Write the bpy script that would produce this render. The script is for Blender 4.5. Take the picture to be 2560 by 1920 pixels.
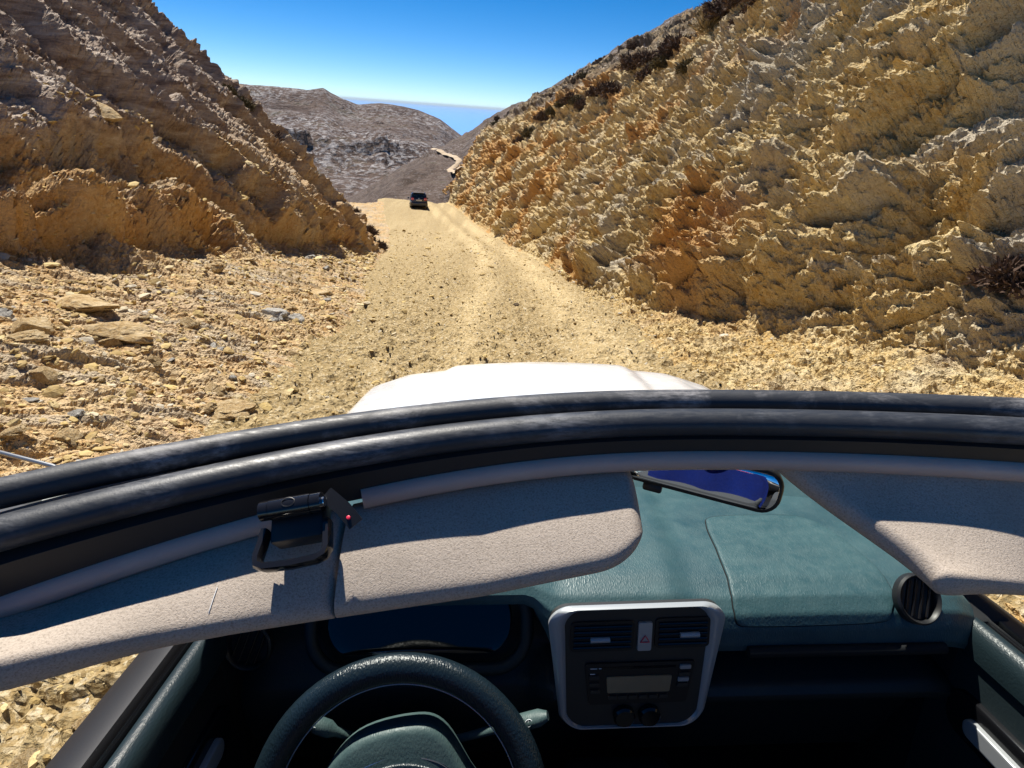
import bpy, bmesh, math, random
import numpy as np
from mathutils import Matrix, Vector

# ------------------------------------------------------------------ scene reset
for o in list(bpy.data.objects):
    bpy.data.objects.remove(o, do_unlink=True)
scene = bpy.context.scene
COL = scene.collection
rad = math.radians

# ------------------------------------------------------------------ camera
# world: x right of the road, y along the road, z up; the lens is the origin
M = np.array([[0.9977052917, -0.0466578949, 0.0490631402],
              [-0.0234756612, 0.4413041324, 0.8970504758],
              [0.0635062533, 0.8961437963, -0.4391961432]])
cam_data = bpy.data.cameras.new('camera')
cam = bpy.data.objects.new('camera', cam_data)
COL.objects.link(cam)
cam.matrix_world = Matrix([[M[0][0], M[0][1], -M[0][2], 0], [M[1][0], M[1][1], -M[1][2], 0],
                           [M[2][0], M[2][1], -M[2][2], 0], [0, 0, 0, 1]])
cam_data.sensor_width = 36.0
cam_data.lens = 1400 / 2560 * 36.0
cam_data.clip_start = 0.02
cam_data.clip_end = 90000
scene.camera = cam

# ------------------------------------------------------------------ light
SUN_AZ, SUN_EL = rad(-28), rad(56)          # azimuth from +y, negative = left of the road
world = bpy.data.worlds.new('World')
scene.world = world
world.use_nodes = True
wn = world.node_tree
bg = wn.nodes['Background']
sky = wn.nodes.new('ShaderNodeTexSky')
sky.sky_type = 'NISHITA'
sky.sun_disc = False
sky.sun_elevation = SUN_EL
sky.sun_rotation = SUN_AZ
sky.altitude = 0
sky.air_density = 0.45
sky.dust_density = 0.0
sky.ozone_density = 2.0
hs = wn.nodes.new('ShaderNodeHueSaturation')
hs.inputs["Saturation"].default_value = 1.42
gm = wn.nodes.new('ShaderNodeGamma')
gm.inputs['Gamma'].default_value = 1.0
wn.links.new(sky.outputs['Color'], hs.inputs['Color'])
wn.links.new(hs.outputs['Color'], gm.inputs['Color'])
wn.links.new(gm.outputs['Color'], bg.inputs['Color'])
bg.inputs['Strength'].default_value = 0.078
sun_data = bpy.data.lights.new('sun', 'SUN')
sun_data.energy = 5.0
sun_data.angle = rad(0.53)
sun_data.color = (1.0, 0.94, 0.84)
sun = bpy.data.objects.new('sun', sun_data)
COL.objects.link(sun)
sdir = Vector((math.sin(SUN_AZ) * math.cos(SUN_EL), math.cos(SUN_AZ) * math.cos(SUN_EL), math.sin(SUN_EL)))
sun.rotation_euler = sdir.to_track_quat('Z', 'Y').to_euler()
sun.location = (-20, 30, 60)
vs = scene.view_settings
vs.view_transform = 'Standard'
vs.look = 'None'
vs.exposure = 0.72
vs.gamma = 1.0
vs.use_curve_mapping = False
# ------------------------------------------------------------------ noise in numpy
F32 = np.float32
def _h(ix, iy, iz, seed):
    h = (ix.astype(np.uint32) * np.uint32(374761393) + iy.astype(np.uint32) * np.uint32(668265263)
         + iz.astype(np.uint32) * np.uint32(2246822519) + np.uint32((seed * 3266489917) & 0xffffffff))
    h = (h ^ (h >> np.uint32(15))) * np.uint32(2246822519)
    h = (h ^ (h >> np.uint32(13))) * np.uint32(3266489917)
    return h ^ (h >> np.uint32(16))
def _u(h):
    return (h & np.uint32(0xffffff)).astype(F32) * F32(1 / 16777216.0)
def noise3(p, seed=0):
    """value-gradient noise in about -1..1, p is (n,3)"""
    pf = np.floor(p); i = pf.astype(np.int32); f = (p - pf).astype(F32)
    w = f * f * f * (f * (f * 6 - 15) + 10)
    out = 0
    for dx in (0, 1):
        for dy in (0, 1):
            for dz in (0, 1):
                h = _h(i[:, 0] + dx, i[:, 1] + dy, i[:, 2] + dz, seed)
                gx = _u(h) * 2 - 1; gy = _u(h >> np.uint32(5)) * 2 - 1; gz = _u(h >> np.uint32(8)) * 2 - 1
                v = gx * (f[:, 0] - dx) + gy * (f[:, 1] - dy) + gz * (f[:, 2] - dz)
                out = out + v * ((w[:, 0] if dx else 1 - w[:, 0]) * (w[:, 1] if dy else 1 - w[:, 1]) * (w[:, 2] if dz else 1 - w[:, 2]))
    return out * 1.6
def fbm(p, octaves=4, seed=0, gain=0.5, ridged=False):
    a, s, t = 1.0, 1.0, 0.0
    for k in range(octaves):
        v = noise3(p * s, seed + k * 17)
        if ridged: v = 1 - 2 * np.abs(v)
        t = t + a * v; a *= gain; s *= 2.03
    return t
def facets(p, seed=0, tilt=0.9, crack=0.0, soft=0.0):
    """blocky voronoi displacement: each cell a tilted plane at its own height; p in cell units"""
    pf = np.floor(p).astype(np.int32)
    n = len(p)
    d1 = np.full(n, 9, F32); d2 = np.full(n, 9, F32); disp = np.zeros(n, F32); rnd = np.zeros(n, F32)
    for dx in (-1, 0, 1):
        for dy in (-1, 0, 1):
            for dz in (-1, 0, 1):
                cx, cy, cz = pf[:, 0] + dx, pf[:, 1] + dy, pf[:, 2] + dz
                h = _h(cx, cy, cz, seed)
                ox = p[:, 0] - (cx + _u(h)); oy = p[:, 1] - (cy + _u(h >> np.uint32(4))); oz = p[:, 2] - (cz + _u(h >> np.uint32(8)))
                d = (ox * ox + oy * oy + oz * oz).astype(F32)
                m = d < d1
                d2 = np.where(m, d1, np.minimum(d2, d))
                d1 = np.where(m, d, d1)
                h2 = h * np.uint32(2654435761)
                r = _u(h2 >> np.uint32(3))
                v = (r - 0.5) + tilt * ((_u(h2) - 0.5) * ox + (_u(h2 >> np.uint32(6)) - 0.5) * oy + (_u(h2 >> np.uint32(8)) - 0.5) * oz)
                disp = np.where(m, v, disp); rnd = np.where(m, r, rnd)
    e = np.sqrt(d2) - np.sqrt(d1)
    if soft: disp = disp * (1 - soft + soft * smooth(0, 0.24, e))
    if crack: disp = disp - crack * np.clip(1 - e / 0.12, 0, 1)
    return disp.astype(F32), rnd, e
def frame_from(e1, nrm):
    e1 = np.array(e1, float); e1 /= np.linalg.norm(e1)
    n = np.array(nrm, float); n -= e1 * (n @ e1); n /= np.linalg.norm(n)
    return np.array([e1, np.cross(n, e1), n])
def smooth(a, b, x):
    t = np.clip((x - a) / (b - a), 0, 1)
    return t * t * (3 - 2 * t)

# ------------------------------------------------------------------ mesh helpers
def link(name, me, mat=None, parent=None):
    o = bpy.data.objects.new(name, me)
    COL.objects.link(o)
    if mat is not None:
        me.materials.append(mat)
    if parent is not None: o.parent = parent
    return o
def mesh_np(name, verts, faces, smooth_shade=True):
    """fast mesh from arrays; faces (m,3) or (m,4)"""
    me = bpy.data.meshes.new(name)
    verts = np.ascontiguousarray(verts, dtype=F32); faces = np.ascontiguousarray(faces, dtype=np.int32)
    k = faces.shape[1]
    me.vertices.add(len(verts)); me.vertices.foreach_set('co', verts.ravel())
    me.loops.add(faces.size); me.loops.foreach_set('vertex_index', faces.ravel())
    me.polygons.add(len(faces))
    me.polygons.foreach_set('loop_start', np.arange(0, faces.size, k, dtype=np.int32))
    me.polygons.foreach_set('loop_total', np.full(len(faces), k, dtype=np.int32))
    me.update(calc_edges=True)
    me.polygons.foreach_set('use_smooth', np.full(len(faces), smooth_shade, dtype=bool))
    return me
def grid_faces(nr, nc, flip=False):
    r, c = np.meshgrid(np.arange(nr - 1), np.arange(nc - 1), indexing='ij')
    a = (r * nc + c).ravel()
    f = np.stack([a, a + 1, a + nc + 1, a + nc], 1)
    return f[:, ::-1] if flip else f
def grid_normals(P):
    du = np.gradient(P, axis=0); dv = np.gradient(P, axis=1)
    n = np.cross(dv, du); n /= np.linalg.norm(n, axis=2, keepdims=True) + 1e-9
    return n
def set_attr(me, name, vals):
    a = me.attributes.new(name, 'FLOAT', 'POINT')
    a.data.foreach_set('value', np.ascontiguousarray(vals, dtype=F32).ravel())
def tag(o, label=None, cat=None, group=None, kind=None):
    if label: o['label'] = label
    if cat: o['category'] = cat
    if group: o['group'] = group
    if kind: o['kind'] = kind
    return o

# ------------------------------------------------------------------ materials
def nmat(name):
    m = bpy.data.materials.new(name); m.use_nodes = True
    nt = m.node_tree
    return m, nt, nt.nodes['Principled BSDF']
def N(nt, typ, **kw):
    n = nt.nodes.new(typ)
    for k, v in kw.items():
        if k.startswith('i_'): n.inputs[k[2:].replace('_', ' ')].default_value = v
        else: setattr(n, k, v)
    return n
def ramp(nt, fac, stops):
    r = nt.nodes.new('ShaderNodeValToRGB')
    cr = r.color_ramp
    while len(cr.elements) < len(stops): cr.elements.new(0.5)
    for e, (p, c) in zip(cr.elements, stops):
        e.position = p; e.color = (c[0], c[1], c[2], 1) if not isinstance(c, (int, float)) else (c, c, c, 1)
    nt.links.new(fac, r.inputs['Fac'])
    return r.outputs['Color']
def mix(nt, fac, a, b, mode='MIX'):
    m = nt.nodes.new('ShaderNodeMix'); m.data_type = 'RGBA'; m.blend_type = mode
    for sock, v in ((m.inputs[0], fac), (m.inputs[6], a), (m.inputs[7], b)):
        if isinstance(v, (int, float)): sock.default_value = v
        elif isinstance(v, tuple): sock.default_value = (v[0], v[1], v[2], 1)
        else: nt.links.new(v, sock)
    return m.outputs[2]
def tex(nt, kind, scale, vec=None, detail=4, rough=0.55, dist=0.0, feature=None, rand=1.0):
    if kind == 'noise':
        t = N(nt, 'ShaderNodeTexNoise'); t.inputs['Detail'].default_value = detail
        t.inputs['Roughness'].default_value = rough; t.inputs['Distortion'].default_value = dist
    else:
        t = N(nt, 'ShaderNodeTexVoronoi'); t.inputs['Randomness'].default_value = rand
        if feature: t.feature = feature
    t.inputs['Scale'].default_value = scale
    if vec is not None: nt.links.new(vec, t.inputs['Vector'])
    return t
def coords(nt, scale=(1, 1, 1), rot=(0, 0, 0), kind='Object'):
    tc = N(nt, 'ShaderNodeTexCoord'); mp = N(nt, 'ShaderNodeMapping')
    mp.inputs['Scale'].default_value = scale; mp.inputs['Rotation'].default_value = rot
    nt.links.new(tc.outputs[kind], mp.inputs['Vector'])
    return mp.outputs['Vector']
def bump(nt, h, strength, dist, prev=None):
    b = N(nt, 'ShaderNodeBump'); b.inputs['Strength'].default_value = strength; b.inputs['Distance'].default_value = dist
    nt.links.new(h, b.inputs['Height'])
    if prev is not None: nt.links.new(prev, b.inputs['Normal'])
    return b.outputs['Normal']
# ------------------------------------------------------------------ shape of the land
def zroad(y):
    y = np.asarray(y, float)
    a = -1.69 - 0.179 * np.minimum(y, 30)
    t = np.clip(y - 30, 0, 28)
    a = a - 0.179 * t + 0.179 * t * t / 56
    d = np.clip(y - 58, 0, None)
    return a - 0.006 * d * d
def cross(x, y):
    return 0.05 * np.clip(x, -6, 6) * (1 - smooth(8, 26, y))
def xl(y):  return np.interp(y, [0, 8, 12, 15, 20, 24, 30, 45, 57, 70], [-2.2, -2.3, -2.6, -3.3, -4.0, -4.7, -5.4, -8.0, -10.6, -13])
def xr(y):  return np.interp(y, [0, 28, 33, 40, 48, 57, 70], [2.35, 2.35, 2.1, 1.1, -0.6, -2.8, -6.0])
def wt(y):  return np.interp(y, [0, 4, 6.75, 8.5, 12.7, 15.3, 20, 24, 27, 29, 34, 60], [4.4, 4.0, 3.6, 3.2, 3.0, 2.4, 1.2, 0.5, 0.25, 0.5, 9, 30])
def left_h(u, y):
    """height over the road for distance u left of the road edge"""
    w = wt(y)
    tal = np.interp(y, [0, 10, 22, 29, 36], [0.26, 0.27, 0.24, 0.22, -0.10])
    v = np.clip(u - w, 0, None)
    s1 = np.interp(y, [0, 9, 14, 24], [0.62, 0.66, 0.95, 1.3]); s2 = np.interp(y, [0, 9, 16, 24], [0.86, 0.88, 0.93, 0.95])
    rock = np.where(v < 1.5, s1 * v, 1.5 * s1 + s2 * (v - 1.5))
    rock = np.where(rock > 14, 14 + (rock - 14) * 0.3, rock)
    return tal * np.minimum(u, w) + rock
def bench(y): return np.interp(y, [0, 3, 5, 7, 10, 14, 20, 80], [2.4, 2.2, 1.9, 1.3, 0.6, 0.25, 0.15, 0.15])
def natural(x, y): return 0.58 * x - 1.78 + 0.10 * np.clip(30 - y, 0, 30)
def right_z(x, y):
    v0 = np.clip(x - xr(y), 0, None); b = bench(y)
    z = zroad(np.minimum(y, 58)) + cross(np.minimum(x, xr(y)), y) + 0.30 * np.minimum(v0, b)
    cut = z + 1.45 * np.clip(v0 - b, 0, None)
    return np.minimum(cut, np.maximum(natural(x, y), z))
def left_z(x, y):
    u = np.clip(xl(y) - x, 0, None)
    return zroad(y) + cross(np.maximum(x, xl(y)), y) + left_h(u, y)
def base_z(x, y):
    return np.where(x > xr(y), right_z(x, y), np.where(x < xl(y), left_z(x, y), zroad(y) + cross(x, y)))
def hill_z(x, y):
    """natural hillside beyond the crest of the road"""
    nat_ = np.minimum(natural(x, 40), 26) - 0.0016 * np.clip(y - 165, 0, None) ** 2 - 0.45
    plat = np.minimum(right_z(x, np.minimum(y, 80)), nat_ + 0.45) - 0.6
    k = np.clip((y - 62) / 88.0, 0, 1)
    left = np.clip(xl(np.minimum(y, 70)) - x, 0, None)
    plat = plat - 0.35 * left
    return plat * (1 - k) + nat_ * k
# ------------------------------------------------------------------ land materials
def earth_bump(nt, vec, s1=9, s2=38, k=1.0):
    n1 = tex(nt, 'noise', s1, vec, 4, 0.65); n2 = tex(nt, 'noise', s2, vec, 3, 0.65)
    v1 = tex(nt, 'voronoi', s2 * 0.55, vec)
    b = bump(nt, n1.outputs['Fac'], 0.9 * k, 0.12)
    b = bump(nt, v1.outputs['Distance'], 0.7 * k, 0.02, b)
    return bump(nt, n2.outputs['Fac'], 0.8 * k, 0.02, b)
def attr(nt, name):
    a = N(nt, 'ShaderNodeAttribute'); a.attribute_name = name
    return a.outputs['Fac']
def rock_material(name, pale, tan, ochre, rust, grey, strat_rot, scrub=False):
    m, nt, p = nmat(name)
    v = coords(nt); vs_ = coords(nt, (0.35, 1.0, 2.6), strat_rot)
    a = tex(nt, 'noise', 0.55, v, 5, 0.6, 0.4); b = tex(nt, 'noise', 2.2, vs_, 5, 0.65, 0.6); c = tex(nt, 'noise', 13, v, 3, 0.65)
    big = ramp(nt, a.outputs['Fac'], [(0.36, ochre), (0.46, tan), (0.55, tan), (0.63, grey)])
    fine = ramp(nt, b.outputs['Fac'], [(0.33, rust), (0.46, ochre), (0.56, tan), (0.68, pale)])
    col = mix(nt, 0.55, big, fine)
    col = mix(nt, ramp(nt, attr(nt, 'rnd'), [(0.0, 0.0), (0.7, 0.10), (1.0, 0.5)]), col, pale)
    dust = ramp(nt, c.outputs['Fac'], [(0.42, 0.0), (0.62, 0.6)])
    col = mix(nt, dust, col, pale)
    col = mix(nt, attr(nt, 'greyb'), col, mix(nt, b.outputs['Fac'], (0.27, 0.235, 0.18), (0.56, 0.50, 0.40)))
    col = mix(nt, attr(nt, 'orange'), col, (0.46, 0.23, 0.055))
    if not scrub:
        sl = ramp(nt, b.outputs['Fac'], [(0.34, (0.20, 0.135, 0.10)), (0.48, (0.36, 0.275, 0.21)), (0.58, (0.46, 0.375, 0.30)), (0.68, (0.58, 0.50, 0.42))])
        col = mix(nt, attr(nt, 'slab'), col, sl)
    if scrub:
        n = tex(nt, 'noise', 1.6, v, 6, 0.7)
        sc = ramp(nt, n.outputs['Fac'], [(0.38, (0.055, 0.036, 0.03)), (0.5, (0.105, 0.072, 0.056)), (0.57, (0.14, 0.105, 0.085)), (0.62, (0.40, 0.36, 0.34))])
        col = mix(nt, attr(nt, 'nat'), col, sc)
    nt.links.new(col, p.inputs['Base Color'])
    p.inputs['Roughness'].default_value = 0.92
    p.inputs['Specular IOR Level'].default_value = 0.25
    nt.links.new(earth_bump(nt, v), p.inputs['Normal'])
    return m
MAT_RIGHT = rock_material('right_rock', (0.66, 0.54, 0.32), (0.49, 0.37, 0.17), (0.46, 0.29, 0.09), (0.26, 0.14, 0.045), (0.46, 0.41, 0.32), (rad(28), 0, 0), True)
MAT_LEFT = rock_material('left_rock', (0.64, 0.50, 0.31), (0.48, 0.33, 0.16), (0.46, 0.25, 0.07), (0.28, 0.14, 0.045), (0.45, 0.37, 0.28), (rad(-40), rad(20), 0))
def road_material():
    m, nt, p = nmat('road_dirt')
    v = coords(nt); lon = coords(nt, (1.0, 0.09, 1.0))
    a = tex(nt, 'noise', 1.1, lon, 5, 0.6, 0.3); b = tex(nt, 'noise', 3.5, v, 7, 0.65); c = tex(nt, 'voronoi', 24, v); d = tex(nt, 'noise', 40, v, 4, 0.6)
    col = ramp(nt, a.outputs['Fac'], [(0.32, (0.30, 0.20, 0.06)), (0.46, (0.43, 0.30, 0.105)), (0.58, (0.58, 0.44, 0.20)), (0.70, (0.66, 0.53, 0.29))])
    col2 = ramp(nt, b.outputs['Fac'], [(0.36, (0.26, 0.17, 0.05)), (0.50, (0.46, 0.32, 0.11)), (0.64, (0.60, 0.48, 0.25))])
    col = mix(nt, 0.5, col, col2)
    col = mix(nt, 0.74, col, (0.235, 0.165, 0.082))
    tw = mix(nt, 1.0, attr(nt, 'track'), ramp(nt, a.outputs['Fac'], [(0.36, 0.25), (0.58, 1.0)]), 'MULTIPLY')
    col = mix(nt, tw, col, (0.54, 0.41, 0.215))
    st = ramp(nt, c.outputs['Color'], [(0.0, (0.22, 0.18, 0.10)), (0.5, (0.44, 0.34, 0.18)), (1.0, (0.62, 0.55, 0.40))])
    msk = ramp(nt, d.outputs['Fac'], [(0.42, 0.0), (0.58, 0.75)])
    col = mix(nt, msk, col, st)
    nt.links.new(col, p.inputs['Base Color'])
    p.inputs['Roughness'].default_value = 0.95; p.inputs['Specular IOR Level'].default_value = 0.2
    bb = bump(nt, b.outputs['Fac'], 0.8, 0.09)
    bb = bump(nt, c.outputs['Distance'], 0.8, 0.025, bb)
    nt.links.new(bump(nt, d.outputs['Fac'], 0.7, 0.012, bb), p.inputs['Normal'])
    return m
MAT_ROAD = road_material()

def structure(o): return tag(o, kind='structure')

# ------------------------------------------------------------------ the dirt road
ny, nx = 600, 200
ys = np.concatenate([np.linspace(-3.5, 1.2, 60, endpoint=False), np.geomspace(1.2, 74, ny - 60)])
tt = np.linspace(0, 1, nx)
Yg = np.repeat(ys[:, None], nx, 1)
Xg = (xl(ys) - 0.7)[:, None] * (1 - tt) + (xr(ys) + 0.7)[:, None] * tt
pts = np.stack([Xg, Yg, np.zeros_like(Xg)], 2).reshape(-1, 3)
Zg = (zroad(Yg) + cross(Xg, Yg)).ravel()
rel = (Xg - (xr(ys) - 2.35)[:, None]).ravel()
rut = -0.09 * (np.exp(-((rel - 0.95) / 0.42) ** 2) + np.exp(-((rel + 0.75) / 0.45) ** 2)) + 0.05 * np.exp(-((rel - 0.1) / 0.4) ** 2)
edge = smooth(0, 0.10, np.tile(tt, ny)) * smooth(0, 0.10, 1 - np.tile(tt, ny))
fine, _, _ = facets(pts * [7, 7, 7], 5, 0.9)
fine2, _, _ = facets(pts * [17, 17, 17], 6, 0.9)
near = 1 - smooth(14, 40, pts[:, 1])
Zg = Zg + rut + 0.05 * fbm(pts * [0.8, 0.5, 1], 4, 3) + (0.085 * fine + 0.04 * fine2) * (0.35 + 0.65 * near) - 0.16 * (1 - edge)
pts[:, 2] = Zg
me = mesh_np('dirt_road', pts, grid_faces(ny, nx))
farm = smooth(16, 40, pts[:, 1])
wob = 0.25 * noise3(pts * [0.3, 0.16, 1], 19)
set_attr(me, 'track', np.clip(1.1 * np.exp(-((rel - 1.55 + wob) / 0.42) ** 2) + 0.8 * np.exp(-((rel + 0.25 + wob) / 0.38) ** 2) + 0.4 * farm, 0, 1))
road = link('dirt_road', me, MAT_ROAD)
structure(road)
ROAD_PTS = pts.reshape(ny, nx, 3).copy(); ROAD_Y = ys.copy()

# ------------------------------------------------------------------ left bank: talus and slanting slabs
ny, nu = 760, 560
ys = np.concatenate([np.linspace(-3.5, 1.6, 90, endpoint=False), np.geomspace(1.6, 62, ny - 90)])
q = np.linspace(0, 1, nu)
umax = 3.2 + 0.62 * np.clip(ys, 3, None)
Ug = -0.35 + (umax[:, None] + 0.35) * q
Yg = np.repeat(ys[:, None], nu, 1)
uc = np.clip(Ug, 0, None)
Xg = xl(Yg) - Ug
Zg = zroad(Yg) + cross(np.maximum(Xg, xl(Yg)), Yg) + left_h(uc, Yg) - 0.10 * (1 - smooth(-0.35, 0.25, Ug))
P = np.stack([Xg, Yg, Zg], 2)
Nn = grid_normals(P)
if Nn[200, 200, 2] < 0: Nn = -Nn
Pf = P.reshape(-1, 3)
U = Ug.ravel(); Y = Yg.ravel()
warp = fbm(Pf * 0.45, 3, 11)
w_ = wt(Y)
rockm = smooth(-0.6, 0.6, U - w_ + 0.55 * warp)            # 0 on the talus, 1 on the rock
uA = np.interp(Y, [0, 6, 9.75, 12.5, 14.3, 15.0, 18, 24, 28, 60], [5.3, 5.2, 5.16, 5.1, 4.4, 3.1, 2.2, 0.95, 0.3, 0.3]) + 0.18 * warp
uB0 = w_ + 0.45 + 0.2 * warp
uB1 = np.interp(Y, [0, 6, 8, 11, 13.2, 14], [4.4, 4.3, 4.05, 3.9, 3.5, 3.1]) + 0.3 * warp
slab = smooth(-0.10, 0.14, U - uA)
ledge = 0.80 * slab * np.interp(Y, [0, 14, 20, 27], [1.0, 1.0, 0.8, 0.35]) - 0.28 * np.exp(-((U - uA + 0.40) / 0.34) ** 2) * rockm
mass = smooth(0, 0.25, U - uB0) * (1 - smooth(0, 0.5, U - uB1)) * (1 - smooth(12.6, 13.6, Y + 0.4 * warp))
ledge = ledge + 0.55 * mass - 0.22 * np.exp(-((U - uB0 + 0.15) / 0.28) ** 2) * (Y < 13.5) * (U > w_ - 0.3)
# diagonal ribs on the slab, parallel to the skyline
qd = Pf @ np.array([-0.30, 0.78, 0.10]) + 0.75 * warp + 0.12 * noise3(Pf * 0.9, 47)
rib = 0
for (sc, am, sd) in ((0.36, 0.95, 1), (1.0, 0.36, 2), (2.9, 0.10, 6)):
    k = qd * sc; fl = np.floor(k); fr = k - fl
    hgt = _u(_h(fl.astype(np.int32), fl.astype(np.int32) * 0, fl.astype(np.int32) * 0, sd + 90))
    nxt = _u(_h(fl.astype(np.int32) + 1, fl.astype(np.int32) * 0, fl.astype(np.int32) * 0, sd + 90))
    rib = rib + am * (0.05 + 1.15 * hgt ** 1.5) * (1 - fr) * smooth(0.0, 0.07, fr)
FL = frame_from((0.62, 0.50, -0.60), (-0.35, 0.75, 0.25))
Q = Pf @ FL.T
# beds whose treads face the sky and catch the sun
terr = 0
for (nv, sc, am, sd) in (((0.40, -0.22, 0.89), 1.0, 0.55, 7), ((0.36, -0.15, 0.92), 2.9, 0.20, 8), ((0.30, -0.10, 0.95), 7.5, 0.06, 9)):
    kk = (Pf @ np.array(nv) + 0.30 * warp + 0.10 * noise3(Pf * [0.8, 0.8, 2.0], 48 + sd)) * sc
    fl = np.floor(kk).astype(np.int32); fr = kk - fl; z0 = fl * 0
    a = _u(_h(fl, z0, z0, sd)); b = _u(_h(fl + 1, z0, z0, sd))
    terr = terr + am * ((a + (b - a) * smooth(0.85, 1.0, fr)) * 0.6 + 0.85 * np.where(fr < 0.82, fr / 0.82, (1 - fr) / 0.18) - 0.7)
slabm = slab * smooth(7, 9, Y)
f1, r1, e1 = facets((Q + 0.35 * warp[:, None]) * [0.50, 1.0, 1.9], 21, 1.0, 0.25, 0.7)
f2, r2, e2 = facets((Q + 0.12 * warp[:, None]) * [1.1, 2.6, 7.0], 22, 1.0, 0.20, 0.6)
f3, r3, e3 = facets(Q * [4, 8, 19], 23, 1.0)
f4, r4, e4 = facets(Pf * [16, 16, 20], 24, 1.0)
cells = (0.50 * f1 + 0.17 * f2 + 0.08 * f3 + 0.03 * f4)
smoothrock = 0.20 * f1 + 0.05 * f2 + 0.025 * f3 + 0.010 * f4 + 0.06 * fbm(Q * [0.35, 2.4, 3.4], 5, 31, 0.6, True)
talus = 0.05 * f2 + 0.035 * f3 + 0.012 * f4 + 0.16 * fbm(Pf * 0.7, 5, 37)
ksm = slabm * (0.75 + 0.25 * smooth(0.0, 0.5, fbm(Pf * 0.16, 2, 44) + 0.2))
disp = rockm * (ledge - 0.55 * slab + terr * (1 - 0.75 * ksm) * (0.6 + 0.6 * smooth(-0.3, 0.4, fbm(Pf * 0.3, 2, 46))) + rib * slab * 0.85 + cells * (1 - 0.95 * ksm) + smoothrock * ksm) + (1 - rockm) * talus * smooth(-0.35, 0.4, U)
# crack running down through the slab
disp = disp * smooth(-0.35, 0.3, U)
Pd = Pf + Nn.reshape(-1, 3) * disp[:, None]
me = mesh_np('left_bank', Pd, grid_faces(ny, nu, True), False)
set_attr(me, 'rnd', np.where(rockm > 0.5, 0.6 * r2 + 0.4 * r3 - 0.35 * ksm, r3))
og = np.clip(np.exp(-((U - uB0 - 0.15) / 0.55) ** 2) * (Y < 14) + 0.9 * np.exp(-((U - uA - 0.1) / 0.5) ** 2) * (Y > 13.5) * (Y < 27), 0, 1) * rockm
set_attr(me, 'greyb', 0.55 * (r2 > 0.86) + 0.35 * smooth(0.2, 0.6, fbm(Pf * 0.5, 3, 79)))
set_attr(me, 'slab', np.clip(slab * smooth(-3.0, 0.5, Pf[:, 2] + 0.8 * warp) + 0.25 * slab, 0, 1) * rockm)
set_attr(me, 'orange', og * np.clip(0.6 + 0.9 * noise3(Pf * 0.9, 71), 0, 1) * 0.6)
left_bank = structure(link('rocky_bank', me, MAT_LEFT))
LEFT_PTS = Pd.reshape(ny, nu, 3); LEFT_Y = ys

# ------------------------------------------------------------------ right bank: the cut rock face
ny, nu = 900, 600
ys = np.concatenate([np.linspace(-3.5, 2.0, 110, endpoint=False), np.geomspace(2.0, 84, ny - 110)])
smax = 4.5 + 0.55 * np.clip(ys, 3, 60)
q = np.linspace(0, 1, nu)
Sg = -0.35 + (smax[:, None] + 0.35) * q            # horizontal run from the road edge
Yg = np.repeat(ys[:, None], nu, 1)
Xg = xr(Yg) + Sg
Zg = right_z(Xg, Yg) - 0.10 * (1 - smooth(-0.35, 0.25, Sg)) - 0.004 * np.clip(Yg - 58, 0, None) ** 2 * (1 - smooth(0, 3, Sg))
P = np.stack([Xg, Yg, Zg], 2)
Nn = grid_normals(P)
if Nn[200, 200, 2] < 0: Nn = -Nn
Pf = P.reshape(-1, 3); S = Sg.ravel(); Y = Yg.ravel()
warp = fbm(Pf * 0.35, 3, 51)
nat = smooth(-0.15, 0.5, (Zg.ravel() - natural(Xg, Yg).ravel()) + 0.25 + 0.5 * warp * 0.4) * (S > 1.0)
wall = smooth(-0.1, 0.45, S - bench(Y) + 0.2 * warp)
FR = frame_from((0.22, -0.86, 0.46), (-0.2, 0.5, 0.85))
Q = Pf @ FR.T
# strata: overhanging beds that step with the bedding normal
k = Q[:, 2] + 0.55 * warp + 0.12 * noise3(Pf * 1.3, 58)
bed = 0
for (sc, am, sd) in ((0.46, 0.72, 3), (1.25, 0.30, 4), (3.8, 0.11, 5), (9.5, 0.04, 6)):
    kk = k * sc; fl = np.floor(kk); fr = kk - fl
    z0 = np.zeros(len(fl), np.int32)
    a = _u(_h(fl.astype(np.int32), z0, z0, sd)); b = _u(_h(fl.astype(np.int32) + 1, z0, z0, sd))
    bed = bed + am * (a + (b - a) * smooth(0.72, 1.0, fr) + 0.35 * np.sin(np.pi * np.clip(fr / 0.85, 0, 1)) - 0.5)
f1, r1, e1 = facets((Q + 0.5 * warp[:, None]) * [0.42, 0.75, 0.95], 61, 1.1, 0.30, 0.75)
f2, r2, e2 = facets((Q + 0.08 * noise3(Pf * 1.5, 59)[:, None]) * [1.5, 2.6, 3.8], 62, 1.5, 0.30, 0.7)
f3, r3, e3 = facets((Q + 0.02 * noise3(Pf * 4.5, 60)[:, None]) * [4.2, 6.8, 10.5], 63, 1.5, 0.25, 0.6)
f4, r4, e4 = facets(Q * [12, 17, 22], 64, 1.3)
m1 = smooth(-0.45, 0.45, fbm(Pf * 0.42, 3, 75)); m2 = smooth(-0.4, 0.4, fbm(Pf * 0.9 + 7.7, 3, 76)); m3 = smooth(-0.4, 0.4, fbm(Pf * 1.7 + 2.2, 2, 77))
rg = fbm(Q * [0.9, 1.2, 2.0], 5, 66, 0.55, True)
amp = np.interp(Y, [0, 6, 20, 60], [0.75, 1.0, 1.25, 1.2])
wallD = amp * (0.80 * bed * (0.30 + 0.70 * m1) + 0.62 * f1 + (0.14 + 0.26 * m2) * f2 + 0.05 * rg) + (0.07 + 0.11 * m3) * f3 + (0.025 + 0.035 * m2) * f4
benchD = 0.06 * f2 + 0.07 * f3 + 0.04 * f4 + 0.10 * fbm(Pf * 0.8, 4, 68)
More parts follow.
